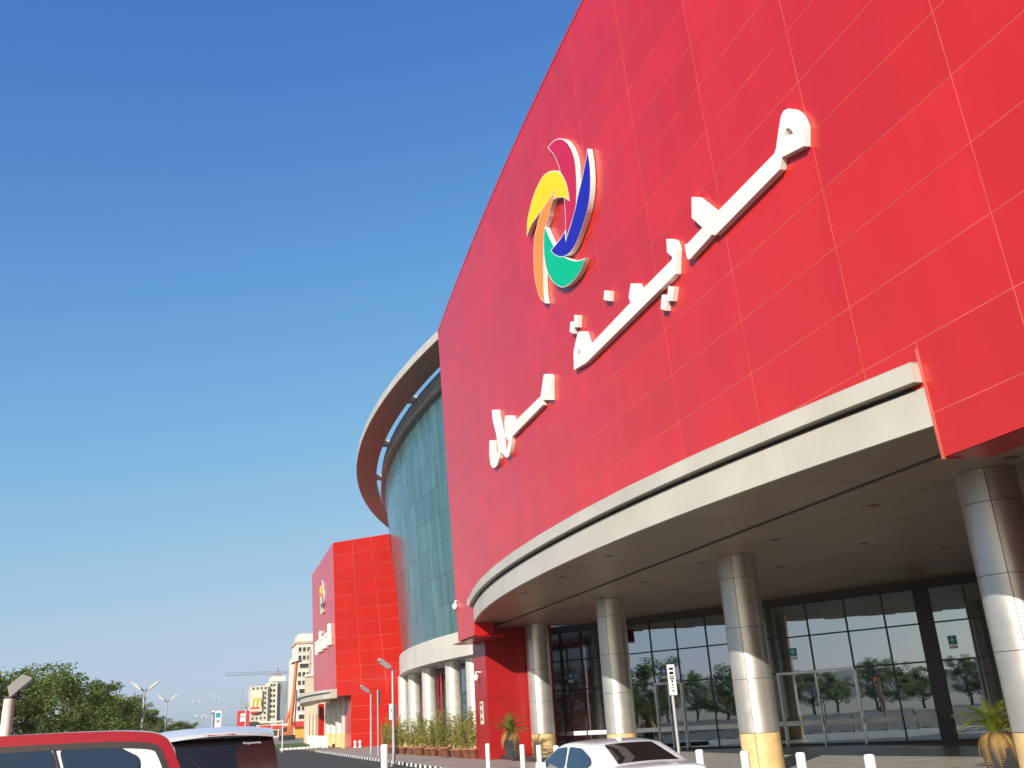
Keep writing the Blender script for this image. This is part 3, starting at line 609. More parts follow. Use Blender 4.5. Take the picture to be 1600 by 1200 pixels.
for r in range(11):
    z0, z1 = FB + RH * r + 0.02, FB + RH * (r + 1) - 0.02
    for c in range(3):
        u0, u1 = c / 3 + 0.004, (c + 1) / 3 - 0.004
        kz = lambda u, z: z + (sTR[2] - FZT) * u * (z - FB) / (FZT - FB)
        pts = [Vector(far_pt(u, kz(u, z))) for u, z in ((u0, z0), (u1, z0), (u1, z1), (u0, z1))]
        MB().slab([p + Vector((0, -0.008, 0)) for p in pts], (0, 0.006, 0)).build('panel', 'red_panel', fbody)
    for c in range(5):
        a, b = FY0 + (FY1 - FY0) * c / 5 + 0.01, FY0 + (FY1 - FY0) * (c + 1) / 5 - 0.01
        MB().hexa([fac(a, fz(z0), 0.002), fac(b, fz(z0), 0.002), fac(b, fz(z0), 0.008), fac(a, fz(z0), 0.008)], [fac(a, fz(z1), 0.002), fac(b, fz(z1), 0.002), fac(b, fz(z1), 0.008), fac(a, fz(z1), 0.008)]).build('panel', 'red_panel', fbody)
    q0, q1 = Vector(far_pt(1, kz(1, z0))), Vector(far_pt(1, kz(1, z1)))
    MB().slab([q0 + Vector((0.02, -0.01, 0)), q0 + Vector((4.1, 8.5, 0)), q1 + Vector((4.0, 8.5, 0)), q1 + Vector((0.02, -0.01, 0))], (-0.02, 0.02, 0)).build('panel', 'red_panel', fbody)
ox = at_y(549, 1125, FY0)[0]
leg = MB().box(ox, sBR[0] + 1.2, FY0 + 0.1, FY0 + 6, 0, FB + 0.02).build('side_pier', 'red_panel', far)
for z in (1.2, 2.4, 3.6): MB().box(ox - 0.004, sBR[0] + 1.2, FY0 + 0.092, FY0 + 0.1, z, z + 0.03).build('joint', 'seam', leg)
# canopy of the wing
fcz0, fcz1 = at_y(516, 1091, 90)[2], at_y(521, 1077, 90)[2]
tip = at_z(473, 1094, (fcz0 + fcz1) / 2)
def fcx(y): k = (y - 90) / (tip[1] * 1.12 - 90); return 10.75 - 1.55 * math.sin(math.pi * min(1, max(0, k)) ** 0.8) - 0.4
fce = tip[1] * 1.12
fcv = [(fcx(90 + (fce - 90) * k / 24), 90 + (fce - 90) * k / 24) for k in range(25)] + [(10.95, fce), (10.95, 90)]
fcan = MB().prism([(x, y) for x, y in fcv], fcz0, fcz1 - 0.25).build('canopy', 'fascia', far)
MB().prism([(x - (0.25 if x < 10.94 else 0), y - (0.02 if y < 91 else 0)) for x, y in fcv], fcz1 - 0.24, fcz1).build('canopy_lip', 'fascia', fcan)
for k, px in enumerate((516.5, 524.5, 533.5, 543.5)):
    y = 112 - 5.6 * k; p = at_y(px, 1125, y)
    c = MB().lathe([(0.62, 1.3), (0.62, FB)], (p[0], p[1], 0), 16).build('column', 'drum_silver', far); MB().lathe([(0.63, 0.0), (0.63, 1.3)], (p[0], p[1], 0), 16).build('column_base', 'cream_stone', c)
p0, p1 = at_y(497, 1125, 118), at_y(505, 1125, 118)
MB().box(p0[0], p1[0], 117, 118.5, 0, FB).build('street_pier', 'red_wall', far)
MB().box(14.5, 15, 91, 122, 0, FB).build('back_glazing', 'interior_dark', far)
MB().box(at_y(505.5, 1125, 121)[0], 18, 121, 122, 0, FB).build('side_wall', 'wall_beige', far)
# beige annex past the wing
ann = thing('beige_annex', 'low beige building with fluted wall past the pink wing front', 'building', (16, 130, 0))
zt = at_y(485, 1057, 125)[2]; MB().box(at_y(479, 1100, 125)[0], 30, 125, 128, 0, zt).build('wall', 'wall_beige', ann)
for k in range(9): xx = at_y(479, 1100, 125)[0] + 0.15 + 0.42 * k; MB().box(xx, xx + 0.22, 124.9, 125, 0.0, 3.6).build('fluted_rib', 'stone_cream', ann)
MB().box(at_y(479, 1100, 125)[0] - 0.1, 30, 124.8, 128.2, zt, zt + 0.3).build('roof_edge', 'stone_pale', ann)
# emblem and lettering on the wing
def wing_pt(x, y): u, v = fac_uv(at_f(x, y, 0.2)); return u, v
e1 = copy_tree(emblem); tag(e1, 'small foreshortened pinwheel emblem on the pink wing front', 'sign')
e1.location = Vector(emblem.location) * 0.64 + (fac(99.3, 13.04, 0.03) - fac(25.3, 16.05, 0) * 0.64); e1.scale = (0.64,) * 3
ya, va = wing_pt(494, 1026); yb_, vb = wing_pt(516, 1004); vbase = (va + vb) / 2
wt = thing('wing_lettering', 'white lower-case lettering on the pink wing front under its emblem', 'sign', tuple(fac(ya, vbase, 0)))
glyphs = []; cur = 0.0
for ch in 'madina mall':
    if ch == ' ': cur += 0.28; continue
    tm = text_mesh('letter', 'l' if ch == 'i' else ch, 1.0, 0.3)
    vx = [v.co.x for v in tm.vertices]; tm.transform(Matrix.Translation((cur - min(vx), 0, 0)))
    if ch == 'i': tm.transform(Matrix.Diagonal((1, 0.66, 1, 1)))
    glyphs.append((tm, ch, cur, max(vx) - min(vx))); cur += max(vx) - min(vx) + 0.09
kx = (ya - yb_) / cur
for tm, ch, c0_, w_ in glyphs:
    tm.transform(Matrix.Diagonal((kx, 2.9, 1, 1))); put('letter', tm, 'white_letter', wt, fac(ya, vbase, 0.19), FROT)
    if ch == 'i': dm = MB().box(c0_ * kx, (c0_ + w_) * kx, 1.75, 2.05, -0.15, 0.15).mesh('letter_dot'); put('letter_dot', dm, 'white_letter', wt, fac(ya, vbase, 0.19), FROT)

# ------------------------------------------------------------------ street furniture
def bollard(x, y, lab):
    r = thing('bollard', lab, 'bollard', (x, y, PV), group='white bollards along the forecourt')
    MB().lathe([(0.0, 0.915), (0.06, 0.91), (0.078, 0.89), (0.08, 0.86), (0.08, 0.0)], (x, y, PV), 20).build('post', 'white_paint', r)
    MB().lathe([(0.14, 0.0), (0.13, 0.012), (0.082, 0.014)], (x, y, PV), 20).build('base_flange', 'pole_grey', r)
    return r
BX = 9.35
OPEN_B = 'white bollard on the open forecourt before the glass doors'
for px, lab in ((762, 'white bollard of the row closest to the red pier'), (816, 'white bollard before the column that stands at the red pier'), (842, 'white bollard next but one to the front of the sedan'), (869, 'white bollard right beside the front of the sedan'),
        (1092, 'white bollard just behind the sedan beside the notice post'), (1162, 'white bollard overlapping the cream foot of a silver column'), (1249, OPEN_B), (1356, OPEN_B)):
    p = at_x(px, 1170, BX); bollard(BX, p[1], lab)
p = at_x(597, 1190, 8.9); tag(MB().lathe([(0.0, 1.02), (0.15, 1.0), (0.17, 0.96), (0.17, 0.0)], (7.6, 44.8, 0), 24).build('concrete_post', 'white_paint'), 'thick worn white post on the asphalt before the striped kerb', 'post')
def parking_sign(x, y, h):
    r = thing('parking_sign', 'upright white notice with black marks on a grey post beside the sedan', 'sign', (x, y, PV))
    MB().tube([(x, y, PV), (x, y, h)], 0.035, 10).build('post', 'pole_grey', r)
    bd = MB().box(x - 0.09, x + 0.09, y - 0.052, y - 0.037, h - 0.62, h + 0.02).build('board', 'white_paint', r)
    for k, (w, hh, zz) in enumerate(((0.05, 0.05, -0.07), (0.05, 0.06, -0.16), (0.06, 0.02, -0.235), (0.05, 0.03, -0.275), (0.02, 0.05, -0.33), (0.015, 0.04, -0.41), (0.04, 0.012, -0.46), (0.02, 0.03, -0.53))):
        MB().box(x - w, x + w, y - 0.0545, y - 0.0525, h + zz - hh / 2, h + zz + hh / 2).build('mark', 'black_print', bd)
p = at_x(1046, 1040, 9.6); parking_sign(9.6, p[1], p[2])
def street_lamp(x, y, h, lab, plate=False, arm=-0.55):
    r = thing('street_lamp', lab, 'lamp', (x, y, 0))
    MB().tube([(x, y, 0), (x, y, h * 0.5), (x, y, h)], [0.085, 0.07, 0.055], 10).build('pole', 'pole_grey', r)
    MB().box(x - 0.16, x + 0.16, y - 0.16, y + 0.16, 0.0, 0.12).build('base_plate', 'pole_grey', r)
    MB().tube([(x, y, h - 0.08), (x + arm * 0.35, y - 0.1, h + 0.03)], 0.035, 8).build('arm', 'pole_grey', r)
    hd = MB().slab([(x + arm * 0.25, y - 0.22, h + 0.0), (x + arm * 1.2, y - 0.32, h + 0.36), (x + arm * 1.3, y, h + 0.40), (x + arm * 1.2, y + 0.2, h + 0.36), (x + arm * 0.25, y + 0.12, h + 0.0)], (0.05, 0, 0.13)).build('lamp_head', 'pole_grey', r)
    MB().slab([(x + arm * 0.4, y - 0.2, h + 0.03), (x + arm * 1.1, y - 0.27, h + 0.30), (x + arm * 1.1, y + 0.14, h + 0.30), (x + arm * 0.4, y + 0.07, h + 0.03)], (-0.012, 0, -0.02)).build('lens', 'lamp_glass', hd)
    if plate:
        pl = MB().box(x - 0.17, x + 0.17, y + 0.09, y + 0.11, 2.05, 2.75).build('sign_plate', 'white_paint', r); MB().box(x - 0.1, x + 0.12, y + 0.086, y + 0.0895, 2.42, 2.5).build('mark', 'black_print', pl)
    return r
p = at_z(615.4, 1198, 0.0); h = at_y(617, 1045, p[1])[2]; street_lamp(p[0], p[1], h, 'tilted-head street lamp with a white plate before the potted bamboo', True)
p = at_z(580, 1181, 0.0); h = at_y(581.5, 1082, p[1])[2]; street_lamp(p[0], p[1], h, 'street lamp against the red side of the distant wing')
p = at_y(591, 1178, 60); r = thing('flag_post', 'thin grey post with a narrow dark panel beside the bamboo', 'post', (p[0], 60, PV))
MB().tube([(p[0], 60, PV), (p[0], 60, 3.9)], 0.05, 8).build('post', 'pole_grey', r); MB().box(p[0] + 0.06, p[0] + 0.16, 59.97, 60.03, 3.0, 3.9).build('panel', 'lamp_dark', r)
for k, px in enumerate((555, 562.5)):
    p = at_y(px, 1166, 88); tag(MB().lathe([(0.0, 0.6), (0.12, 0.55), (0.14, 0.4), (0.1, 0.36), (0.1, 0.08), (0.16, 0.06), (0.16, 0.0)], (p[0], 88, PV), 16).build('hydrant', 'white_paint'), 'white hydrant at the foot of the red wing wall', 'hydrant', 'hydrants before the wing')
# barrier panels under the wing canopy
for k in range(6):
    a = at_z(480 + 5.2 * k, 1169.5 + 0.5 * k, 0.0); x, y = 10.6 - 0.1 * k, 121 - 4.2 * k
    p = at_y(482.5 + 5 * k, 1160, y); r = thing('barrier', 'white plastic barrier of a row under the far wing canopy', 'barrier', (p[0], y, 0), group='white barriers under the wing canopy')
    MB().box(p[0] - 0.26, p[0] + 0.26, y - 0.15, y + 0.15, 0.06, 1.15).build('panel', 'white_paint', r)
    for q in (-0.2, 0.2): MB().box(p[0] + q - 0.05, p[0] + q + 0.05, y - 0.3, y + 0.3, 0, 0.06).build('foot', 'white_paint', r)
def twin_lamp(x, y, h, lab, spread=1.0, group=None):
    r = thing('twin_lamp', lab, 'lamp', (x, y, 0), group=group)
    MB().tube([(x, y, 0), (x, y, h)], [0.10, 0.06], 8).build('pole', 'pole_grey', r)
    for s in (-1, 1):
        MB().tube([(x, y, h - 0.15), (x + s * 0.5 * spread, y, h + 0.2)], 0.045, 6).build('arm', 'lamp_dark', r)
        MB().slab([(x + s * 0.35 * spread, y - 0.28, h + 0.1), (x + s * 1.35 * spread, y - 0.28, h + 0.95 * spread), (x + s * 1.35 * spread, y + 0.28, h + 0.95 * spread), (x + s * 0.35 * spread, y + 0.28, h + 0.1)], (s * 0.06, 0, -0.14)).build('lamp_head', 'pole_cream', r)
    return r
for (px, py, Y, lab, sp_) in ((226, 1078, 78, 'twin-head lamp rising out of the tree crowns', 0.66), (261, 1095, 100, 'twin-head lamp standing clear of the trees by the lane', 0.66)):
    p = at_y(px, py, Y); twin_lamp(p[0], Y, p[2], lab, sp_)
for (px, py, Y) in ((306, 1098, 230), (325, 1089, 260), (338, 1092, 300), (312, 1121, 190), (319, 1123, 240), (349, 1108, 340)):
    p = at_y(px, py, Y); twin_lamp(p[0], Y, p[2], 'distant slender lamp of the row down the street', 0.7, 'lamps far down the street')
# floodlight mast close by on the left
p = at_y(13, 1108, 25.0); x, y, h = p[0], 25.0, at_y(14, 1092, 25)[2]
r = thing('floodlight_mast', 'cream mast with two dark floodlights before the trees', 'lamp', (x, y, 0))
MB().tube([(x, y, 0), (x, y, h)], [0.14, 0.12], 20).build('mast', 'pole_cream', r)
MB().box(x - 0.5, x + 0.32, y - 0.05, y + 0.05, h, h + 0.06).build('crossbar', 'lamp_dark', r)
for s, ang in ((0.18, -0.75), (-0.42, 0.7)):
    c = Vector((x + s, y, h + 0.30)); R3 = Matrix.Rotation(ang, 3, 'Y')
    pts = [c + R3 @ Vector(q) for q in ((-0.30, -0.2, -0.1), (0.30, -0.2, -0.1), (0.30, 0.2, -0.1), (-0.30, 0.2, -0.1))]; tp = [c + R3 @ Vector(q) for q in ((-0.2, -0.13, 0.13), (0.2, -0.13, 0.13), (0.2, 0.13, 0.13), (-0.2, 0.13, 0.13))]
    f = MB().hexa(pts, tp).build('floodlight', 'lamp_dark', r)
    MB().slab([c + R3 @ Vector(q) for q in ((-0.27, -0.18, -0.101), (-0.27, 0.18, -0.101), (0.27, 0.18, -0.101), (0.27, -0.18, -0.101))], R3 @ Vector((0, 0, -0.01))).build('lens', 'lamp_glass', f)
    MB().tube([(x + s, y, h + 0.05), c], 0.035, 6).build('yoke', 'lamp_dark', f)

# ------------------------------------------------------------------ plants
def leaf_quads(mb, c, n, rad_, size, r, flat=0.0, asp=0.5):
    for _ in range(n):
        while True:
            q = Vector((r.uniform(-1, 1), r.uniform(-1, 1), r.uniform(-1, 1)))
            if 0.15 < q.length <= 1: break
        q = q * (0.55 + 0.45 * r.random()); p = Vector(c) + Vector((q.x * rad_[0], q.y * rad_[1], q.z * rad_[2]))
        d = Vector((r.gauss(0, 1), r.gauss(0, 1), r.gauss(0, 0.7) + flat)).normalized(); s = Vector((r.gauss(0, 1), r.gauss(0, 1), r.gauss(0, 1))).cross(d)
        if s.length < 1e-3: continue
        s.normalize(); L = size * r.uniform(0.7, 1.3); w = L * asp
        mb.add([p - d * L * 0.5, p + s * w * 0.5, p + d * L * 0.5, p - s * w * 0.5], [(0, 1, 2, 3)])
def tree_proto(seed, H, leafm, spread=2.3):
    r = random.Random(seed); t = thing('tree', 'tree', 'tree', local=True)
    tr = MB(); tr.tube([(0, 0, 0), (0.08, 0.03, H * 0.16), (0.0, 0.1, H * 0.34), (0.05, 0.05, H * 0.6)], [0.19, 0.15, 0.12, 0.05], 9)
    cr = MB()
    ends = []
    for k in range(11):
        a = 2.4 * k + r.uniform(-0.3, 0.3); z0 = H * (0.17 + 0.036 * k); L = spread * r.uniform(0.55, 1.0) * (1.1 - 0.045 * k)
        e = Vector((math.cos(a) * L, math.sin(a) * L, z0 + H * r.uniform(0.12, 0.36))); tr.tube([(0.03, 0.05, z0), Vector((e.x * 0.5, e.y * 0.5, z0 + (e.z - z0) * 0.35)), e], [0.07, 0.05, 0.02], 6); ends.append(e)
        for q in range(3):
            e2 = e + Vector((r.gauss(0, 0.6), r.gauss(0, 0.6), r.uniform(-0.2, 0.8))); tr.tube([Vector((e.x * 0.6, e.y * 0.6, z0 + (e.z - z0) * 0.5)), e2], [0.03, 0.012], 5); ends.append(e2)
    for q in range(10): ends.append(Vector((r.gauss(0, 1.0), r.gauss(0, 1.0), H * r.uniform(0.2, 0.45))))
    for q in range(7): ends.append(Vector((r.gauss(0, 0.45), r.gauss(0, 0.45), H * r.uniform(0.72, 0.95))))
    for q in range(4): ends.append(Vector((r.gauss(0, 0.9), r.gauss(0, 0.9), H * r.uniform(0.9, 1.02))))
    tr.build('trunk', 'bark', t, origin=(0, 0, 0))
    for e in ends:
        rr = r.uniform(0.38, 0.78); leaf_quads(cr, e, int(115 * rr / 0.6), (rr * 1.1, rr * 1.1, rr * 0.85), 0.17, r, 0.2, 0.55)
    cr.build('crown', leafm, t, origin=(0, 0, 0))
    return t
protos = [tree_proto(3, 6.4, 'leaf_tree'), tree_proto(8, 6.0, 'leaf_tree', 2.5), tree_proto(15, 5.6, 'leaf_tree', 2.2), tree_proto(21, 5.2, 'leaf_tree_yellow', 2.2)]
used = set()
def plant_tree(k, x, y, sc_, rot, lab, group='trees along the lane'):
    o = protos[k] if k not in used else copy_tree(protos[k]); used.add(k)
    o.location = (x, y, -0.03); o.scale = (sc_, sc_, sc_ * 0.84); o.rotation_euler = (0, 0, rot); tag(o, lab, 'tree', group); return o
TL = 'bushy green tree in the row on the far side of the lane'
tspots = [(-12.2, 47.5, 0, 1.0), (-9.0, 50.0, 1, 1.04), (-10.4, 57.0, 2, 1.12), (-8.6, 63.5, 0, 0.96), (-10.0, 70, 1, 1.0), (-8.2, 77, 2, 1.05), (-9.2, 86, 0, 0.95), (-8.0, 95, 1, 0.98), (-8.6, 106, 2, 1.04), (-7.5, 118, 0, 0.9), (-7.6, 131, 1, 0.9)]
for i, (x, y, k, q) in enumerate(tspots): plant_tree(k, x, y, q * (1.0 if i < 3 else 1.18), i * 1.7, TL)
for i, (x, y) in enumerate(((-7.0, 146), (-5.6, 160), (-4.6, 178), (-3.8, 196))): plant_tree(3, x, y, 0.95, i * 2.1, 'yellow-green tree at the thin end of the row down the lane', 'yellowish trees down the lane')
# the row goes on past the left edge of the photograph (it shows in the entrance glass)
for i, (x, y) in enumerate(((-15, 40), (-18, 33))): plant_tree(i % 3, x, y, 1.0, i * 1.3, TL)
for i in range(20): plant_tree(i % 3, -64 - 4 * (i % 3), 46 - 3.7 * i, 1.05, i * 1.3, 'unseen tree added to darken what the entrance glass mirrors', 'unseen trees added for the entrance glass')  # out-of-view trees, added so the entrance glass reflects something darker
structure(MB().add([(-60, -60, -0.012), (-9.0, -60, -0.012), (-9.0, 44, -0.012), (-60, 44, -0.012)], [(0, 1, 2, 3)]).build('unseen_asphalt', 'asphalt', origin=(-30, 0, -0.012)))  # unseen asphalt sheet, added so the glass mirrors darker ground than earth
for i in range(3): plant_tree(2, -1.5 + 4 * i, 330 + 20 * i, 0.9, i, 'small far tree beyond the street signs', 'far trees beyond the signs')
# cycads
def frond_mesh(L, droop, r, width=0.16, n=26):
    m = MB(); pts = []
    for k in range(n + 1):
        t = k / n; pts.append(Vector((L * t * (1 - 0.25 * droop * t), 0, L * (0.75 * t - (0.55 + droop) * t * t))))
    m.tube(pts[::3], [0.012 * (1 - 0.7 * k / (len(pts[::3]))) for k in range(len(pts[::3]))], 4, False)
    for k in range(2, n + 1):
        t = k / n; w = width * math.sin(math.pi * min(1, 0.12 + t * 0.86)) ** 0.7; p = pts[k]; d = (pts[k] - pts[k - 1]).normalized()
        for s in (-1, 1):
            e = p + Vector((d.x * w * 0.7, s * w, d.z * w * 0.6 + 0.03)); m.add([p - d * 0.012, p + d * 0.012, e], [(0, 1, 2)])
    return m.mesh('frond')
fr_ = random.Random(5)
fm_g = [frond_mesh(0.95, dr, fr_) for dr in (0.05, 0.25, 0.5)]; fm_y = [frond_mesh(0.95, dr, fr_) for dr in (0.1, 0.35)]; fm_d = [frond_mesh(0.8, dr, fr_) for dr in (0.75, 1.0)]
def cycad(x, y, z, sc_, lab, pot_h, dry=14, green=20, yellow=16, pot_r=0.26):
    r = thing('potted_cycad', lab, 'plant', (x, y, z))
    pot = MB(); a, b = pot_r * 0.8, pot_r; pot.hexa([(x - a, y - a, z), (x + a, y - a, z), (x + a, y + a, z), (x - a, y + a, z)], [(x - b, y - b, z + pot_h), (x + b, y - b, z + pot_h), (x + b, y + b, z + pot_h), (x - b, y + b, z + pot_h)]); pt = pot.build('pot', 'pot_dark', r)
    MB().box(x - b + 0.03, x + b - 0.03, y - b + 0.03, y + b - 0.03, z + pot_h, z + pot_h + 0.012).build('soil', 'soil', pt)
    tz = z + pot_h + 0.3 * sc_
    MB().lathe([(0.15 * sc_, 0.0), (0.17 * sc_, 0.12 * sc_), (0.12 * sc_, 0.32 * sc_), (0.0, 0.36 * sc_)], (x, y, z + pot_h), 12).build('trunk', 'bark', r)
    for kind, n, ms, mt in (('g', green, fm_g, 'leaf_palm'), ('y', yellow, fm_y, 'leaf_palm'), ('d', dry, fm_d, 'leaf_dry')):
        for k in range(n):
            me = ms[k % len(ms)]
            o = put('frond', me, mt, r, (x, y, tz), (fr_.gauss(0, 0.15), (-0.75 if kind == 'g' else -0.25 if kind == 'y' else 0.45) + fr_.gauss(0, 0.2), 2.4 * k + fr_.uniform(-0.2, 0.2)))
            o.scale = (sc_ * fr_.uniform(0.85, 1.12),) * 3
p = at_y(800, 1180, 40.2); cycad(p[0], 40.2, PL, 0.95, 'potted cycad with yellowing fronds in front of the red pier wall', 0.65)
p = at_y(1556, 1150, 17.6); cycad(p[0], 17.6, PV, 0.92, 'potted cycad with dry lower fronds behind the silver column', 0.5, dry=22, green=24)
# bamboo pots under the drum
bm_ = []
for sd in (1, 2, 3):
    r = random.Random(sd); t = thing('potted_bamboo', 'potted bamboo', 'plant', local=True)
    MB().lathe([(0.0, 0.0), (0.20, 0.0), (0.27, 0.36), (0.30, 0.36), (0.30, 0.42), (0.25, 0.42), (0.24, 0.36)], (0, 0, 0), 18).build('pot', 'terracotta', t, origin=(0, 0, 0))
    MB().lathe([(0.24, 0.36), (0.0, 0.38)], (0, 0, 0), 14).build('soil', 'soil', t, origin=(0, 0, 0))
    st = MB(); lf = MB()
    for k in range(11):
        a = r.uniform(0, 6.28); e = Vector((math.cos(a) * r.uniform(0.1, 0.5), math.sin(a) * r.uniform(0.1, 0.5), r.uniform(1.1, 2.05))); b0 = Vector((math.cos(a) * 0.1, math.sin(a) * 0.1, 0.36))
        st.tube([b0, (b0 + e) * 0.5 + Vector((0, 0, 0.15)), e], [0.012, 0.01, 0.005], 5)
        for q in range(7): leaf_quads(lf, b0.lerp(e, 0.25 + 0.125 * q), 12, (0.2, 0.2, 0.2), 0.2, r, -0.2, 0.16)
    st.build('stems', 'leaf_dry', t, origin=(0, 0, 0)); lf.build('foliage', 'leaf_bamboo', t, origin=(0, 0, 0)); bm_.append(t)
NPOT = 15
for i in range(NPOT):
    k = i % 3; o = bm_[k] if i < 3 else copy_tree(bm_[k]); px = 600 + 138 * i / (NPOT - 1) + rnd.uniform(-3, 3)
    yy = 66 - 20.5 * (i / (NPOT - 1)) ** 0.8; p = at_y(px, 1150, yy)
    o.location = (p[0], yy, PV); o.rotation_euler = (0, 0, i * 1.1); o.scale = (rnd.uniform(0.9, 1.15),) * 3
    tag(o, 'potted yellow-green bamboo in the row under the glass drum', 'plant', 'bamboo pots under the drum')

# ------------------------------------------------------------------ far buildings, crane and signs
def face_windows(m_parent, x0, x1, y, z0, z1, cols, rows, w, h, mt='window_dark', frame='stone_pale', arch=False):
    for c in range(cols):
        for q in range(rows):
            x = x0 + (x1 - x0) * (c + 0.5) / cols; z = z0 + (z1 - z0) * (q + 0.5) / rows
            wd = MB().box(x - w / 2, x + w / 2, y - 0.08, y - 0.02, z - h / 2, z + h / 2).build('window', mt, m_parent)
            MB().box(x - w / 2 - 0.15, x + w / 2 + 0.15, y - 0.16, y - 0.02, z - h / 2 - 0.22, z - h / 2 - 0.02).build('sill', frame, wd)
            if arch: MB().box(x - w / 2 - 0.2, x + w / 2 + 0.2, y - 0.35, y - 0.02, z + h / 2 + 0.02, z + h / 2 + 0.4).build('hood', frame, wd)
Y = 260.0; xa, xb = at_y(462, 1060, Y)[0], at_y(492, 1060, Y)[0]; zt = at_y(475, 990, Y)[2]
apt = thing('apartment_tower', 'tall pale apartment tower with arched window bays beside the orange rig', 'building', ((xa + xb) / 2, Y, 0))
MB().box(xa, xb, Y, Y + 14, 0, zt - 1.5).build('wall', 'stone_pale', apt)
MB().box(xa - 0.3, xb + 0.3, Y - 0.3, Y + 14.3, zt - 2.6, zt - 2.0).build('cornice', 'wall_tan', apt); MB().box(xa + 0.6, xb, Y + 0.3, Y + 13, zt - 1.5, zt).build('parapet', 'stone_pale', apt)
MB().box(xa - 0.9, xa, Y + 2, Y + 12, 0, zt - 6).build('side_wing', 'stone_pale', apt)
fh = (zt - 7) / 9
for k in range(9):
    if k % 3 == 0: face_windows(apt, xa + 0.5, xb - 1.0, Y, 4.0 + fh * k, 4.0 + fh * (k + 1), 1, 1, (xb - xa) * 0.5, fh * 0.5, arch=True)
    else: face_windows(apt, xa + 0.4, xb - 1.2, Y, 4.0 + fh * k, 4.0 + fh * (k + 1), 3, 1, 0.75, fh * 0.52)
MB().box(xb - 1.7, xb - 1.1, Y - 0.12, Y - 0.02, 6, zt - 4).build('pilaster', 'wall_tan', apt)
sh = MB().box(xa - 0.5, xb, Y - 1.2, Y, 2.6, 4.0).build('shop_awning', 'sign_red', apt); MB().box(xa, xb, Y - 0.3, Y - 0.02, 0, 2.5).build('shop_front', 'orange_print', apt)
Y = 400.0; xa, xb, xc, xd = (at_y(q, 1100, Y)[0] for q in (391, 418, 433, 457)); z1, z2 = at_y(400, 1072, Y)[2], at_y(430, 1066, Y)[2]
mc = thing('office_block', 'cream block of small windows with a yellow arches billboard and netted corner', 'building', ((xa + xd) / 2, Y, 0))
MB().box(xa, xb, Y, Y + 22, 0, z1).build('wall', 'stone_cream', mc); MB().box(xb, xc, Y + 1.5, Y + 24, 0, z2).build('wall', 'sign_cream', mc); MB().box(xc, xd, Y + 3, Y + 26, 0, z2 + 0.5).build('wall', 'scaffold_grey', mc)
MB().box(xb + 1.5, xd - 2.5, Y + 6, Y + 20, z2 + 0.6, z2 + 2.6).build('plant_room', 'stone_pale', mc)
face_windows(mc, xa + 0.3, xb - 0.2, Y, 2.5, z1, 4, 9, 0.7, 0.9); face_windows(mc, xb + 0.8, xc - 0.6, Y + 1.5, 2.5, z2, 2, 9, 0.9, 1.0)
bb = MB().box(xa + 0.4, xb - 2.2, Y - 0.9, Y - 0.5, at_y(400, 1112, Y)[2], at_y(400, 1079, Y)[2]).build('billboard', 'sign_cream', mc)
zb0, zb1 = at_y(400, 1104, Y)[2], at_y(400, 1091, Y)[2]; xm0 = xa + 0.9; wm = 1.55
am = MB()
for s in (0, 1): 
    cx_ = xm0 + wm * (0.5 + s); am.tube([(cx_ + wm * 0.5 * math.cos(math.pi * (1 - t / 12)), Y - 1.0, zb0 + (zb1 - zb0) * math.sin(math.pi * t / 12) ** 0.75) for t in range(13)], 0.28, 6)
am.build('arches_mark', 'sign_yellow', bb)
MB().box(xa + 0.2, xb - 3.0, Y - 0.95, Y - 0.91, at_y(400, 1108, Y)[2], at_y(400, 1105, Y)[2]).build('red_strip', 'sign_red', bb)
for (q0, q1, yy, mt) in ((391, 402, 1112, 'sign_red'), (404, 432, 1133, 'sign_red'), (400, 440, 1128, 'stone_pale')):
    MB().box(at_y(q0, 1120, Y)[0], at_y(q1, 1120, Y)[0], Y - 1.5, Y - 0.4, at_y(q0, yy + 3, Y)[2], at_y(q0, yy, Y)[2]).build('shop_sign', mt, mc)
MB().box(at_y(384, 1120, Y)[0], at_y(402, 1120, Y)[0], Y - 4, Y - 1.6, 0, at_y(390, 1128, Y)[2]).build('entrance_front', 'window_dark', mc)
# low shops before them
Y = 330.0; sh = thing('low_shops', 'low pale shop row with red signs under the cream block', 'building', (at_y(430, 1140, Y)[0], Y, 0))
MB().box(at_y(402, 1140, Y)[0], at_y(456, 1140, Y)[0], Y, Y + 8, 0, at_y(420, 1132, Y)[2]).build('wall', 'stone_pale', sh)
for a, b in ((404, 422), (425, 440), (443, 455)): MB().box(at_y(a, 1140, Y)[0], at_y(b, 1140, Y)[0], Y - 0.4, Y - 0.02, at_y(a, 1139, Y)[2], at_y(a, 1134, Y)[2]).build('shop_sign', 'sign_red', sh)
face_windows(sh, at_y(404, 1140, Y)[0], at_y(455, 1140, Y)[0], Y, 0.2, 2.6, 5, 1, 1.6, 1.7)
# piling rig
Y = 215.0; bx_, bz_ = at_y(449, 1150, Y)[0], 0.0; tp = at_y(463, 1036, Y)
rig = thing('piling_rig', 'orange piling rig with tall leaning mast beside the apartment tower', 'machine', (bx_, Y, 0))
ft = at_y(453, 1138, Y); mid = at_y(459, 1085, Y)
MB().tube([tuple(ft), tuple(mid), tuple(tp)], [0.55, 0.42, 0.4], 6).build('mast', 'orange_rig', rig)
MB().tube([(tp[0] - 1.0, Y, tp[2] - 0.1), (tp[0] + 1.2, Y, tp[2] + 0.5)], 0.28, 6).build('mast_head', 'lamp_dark', rig)
MB().tube([tuple(at_y(464, 1078, Y)), tuple(at_y(460, 1135, Y))], 0.18, 6).build('auger', 'lamp_dark', rig)
MB().tube([tuple(at_y(446, 1130, Y)), tuple(at_y(455, 1106, Y))], 0.3, 6).build('stay', 'orange_rig', rig)
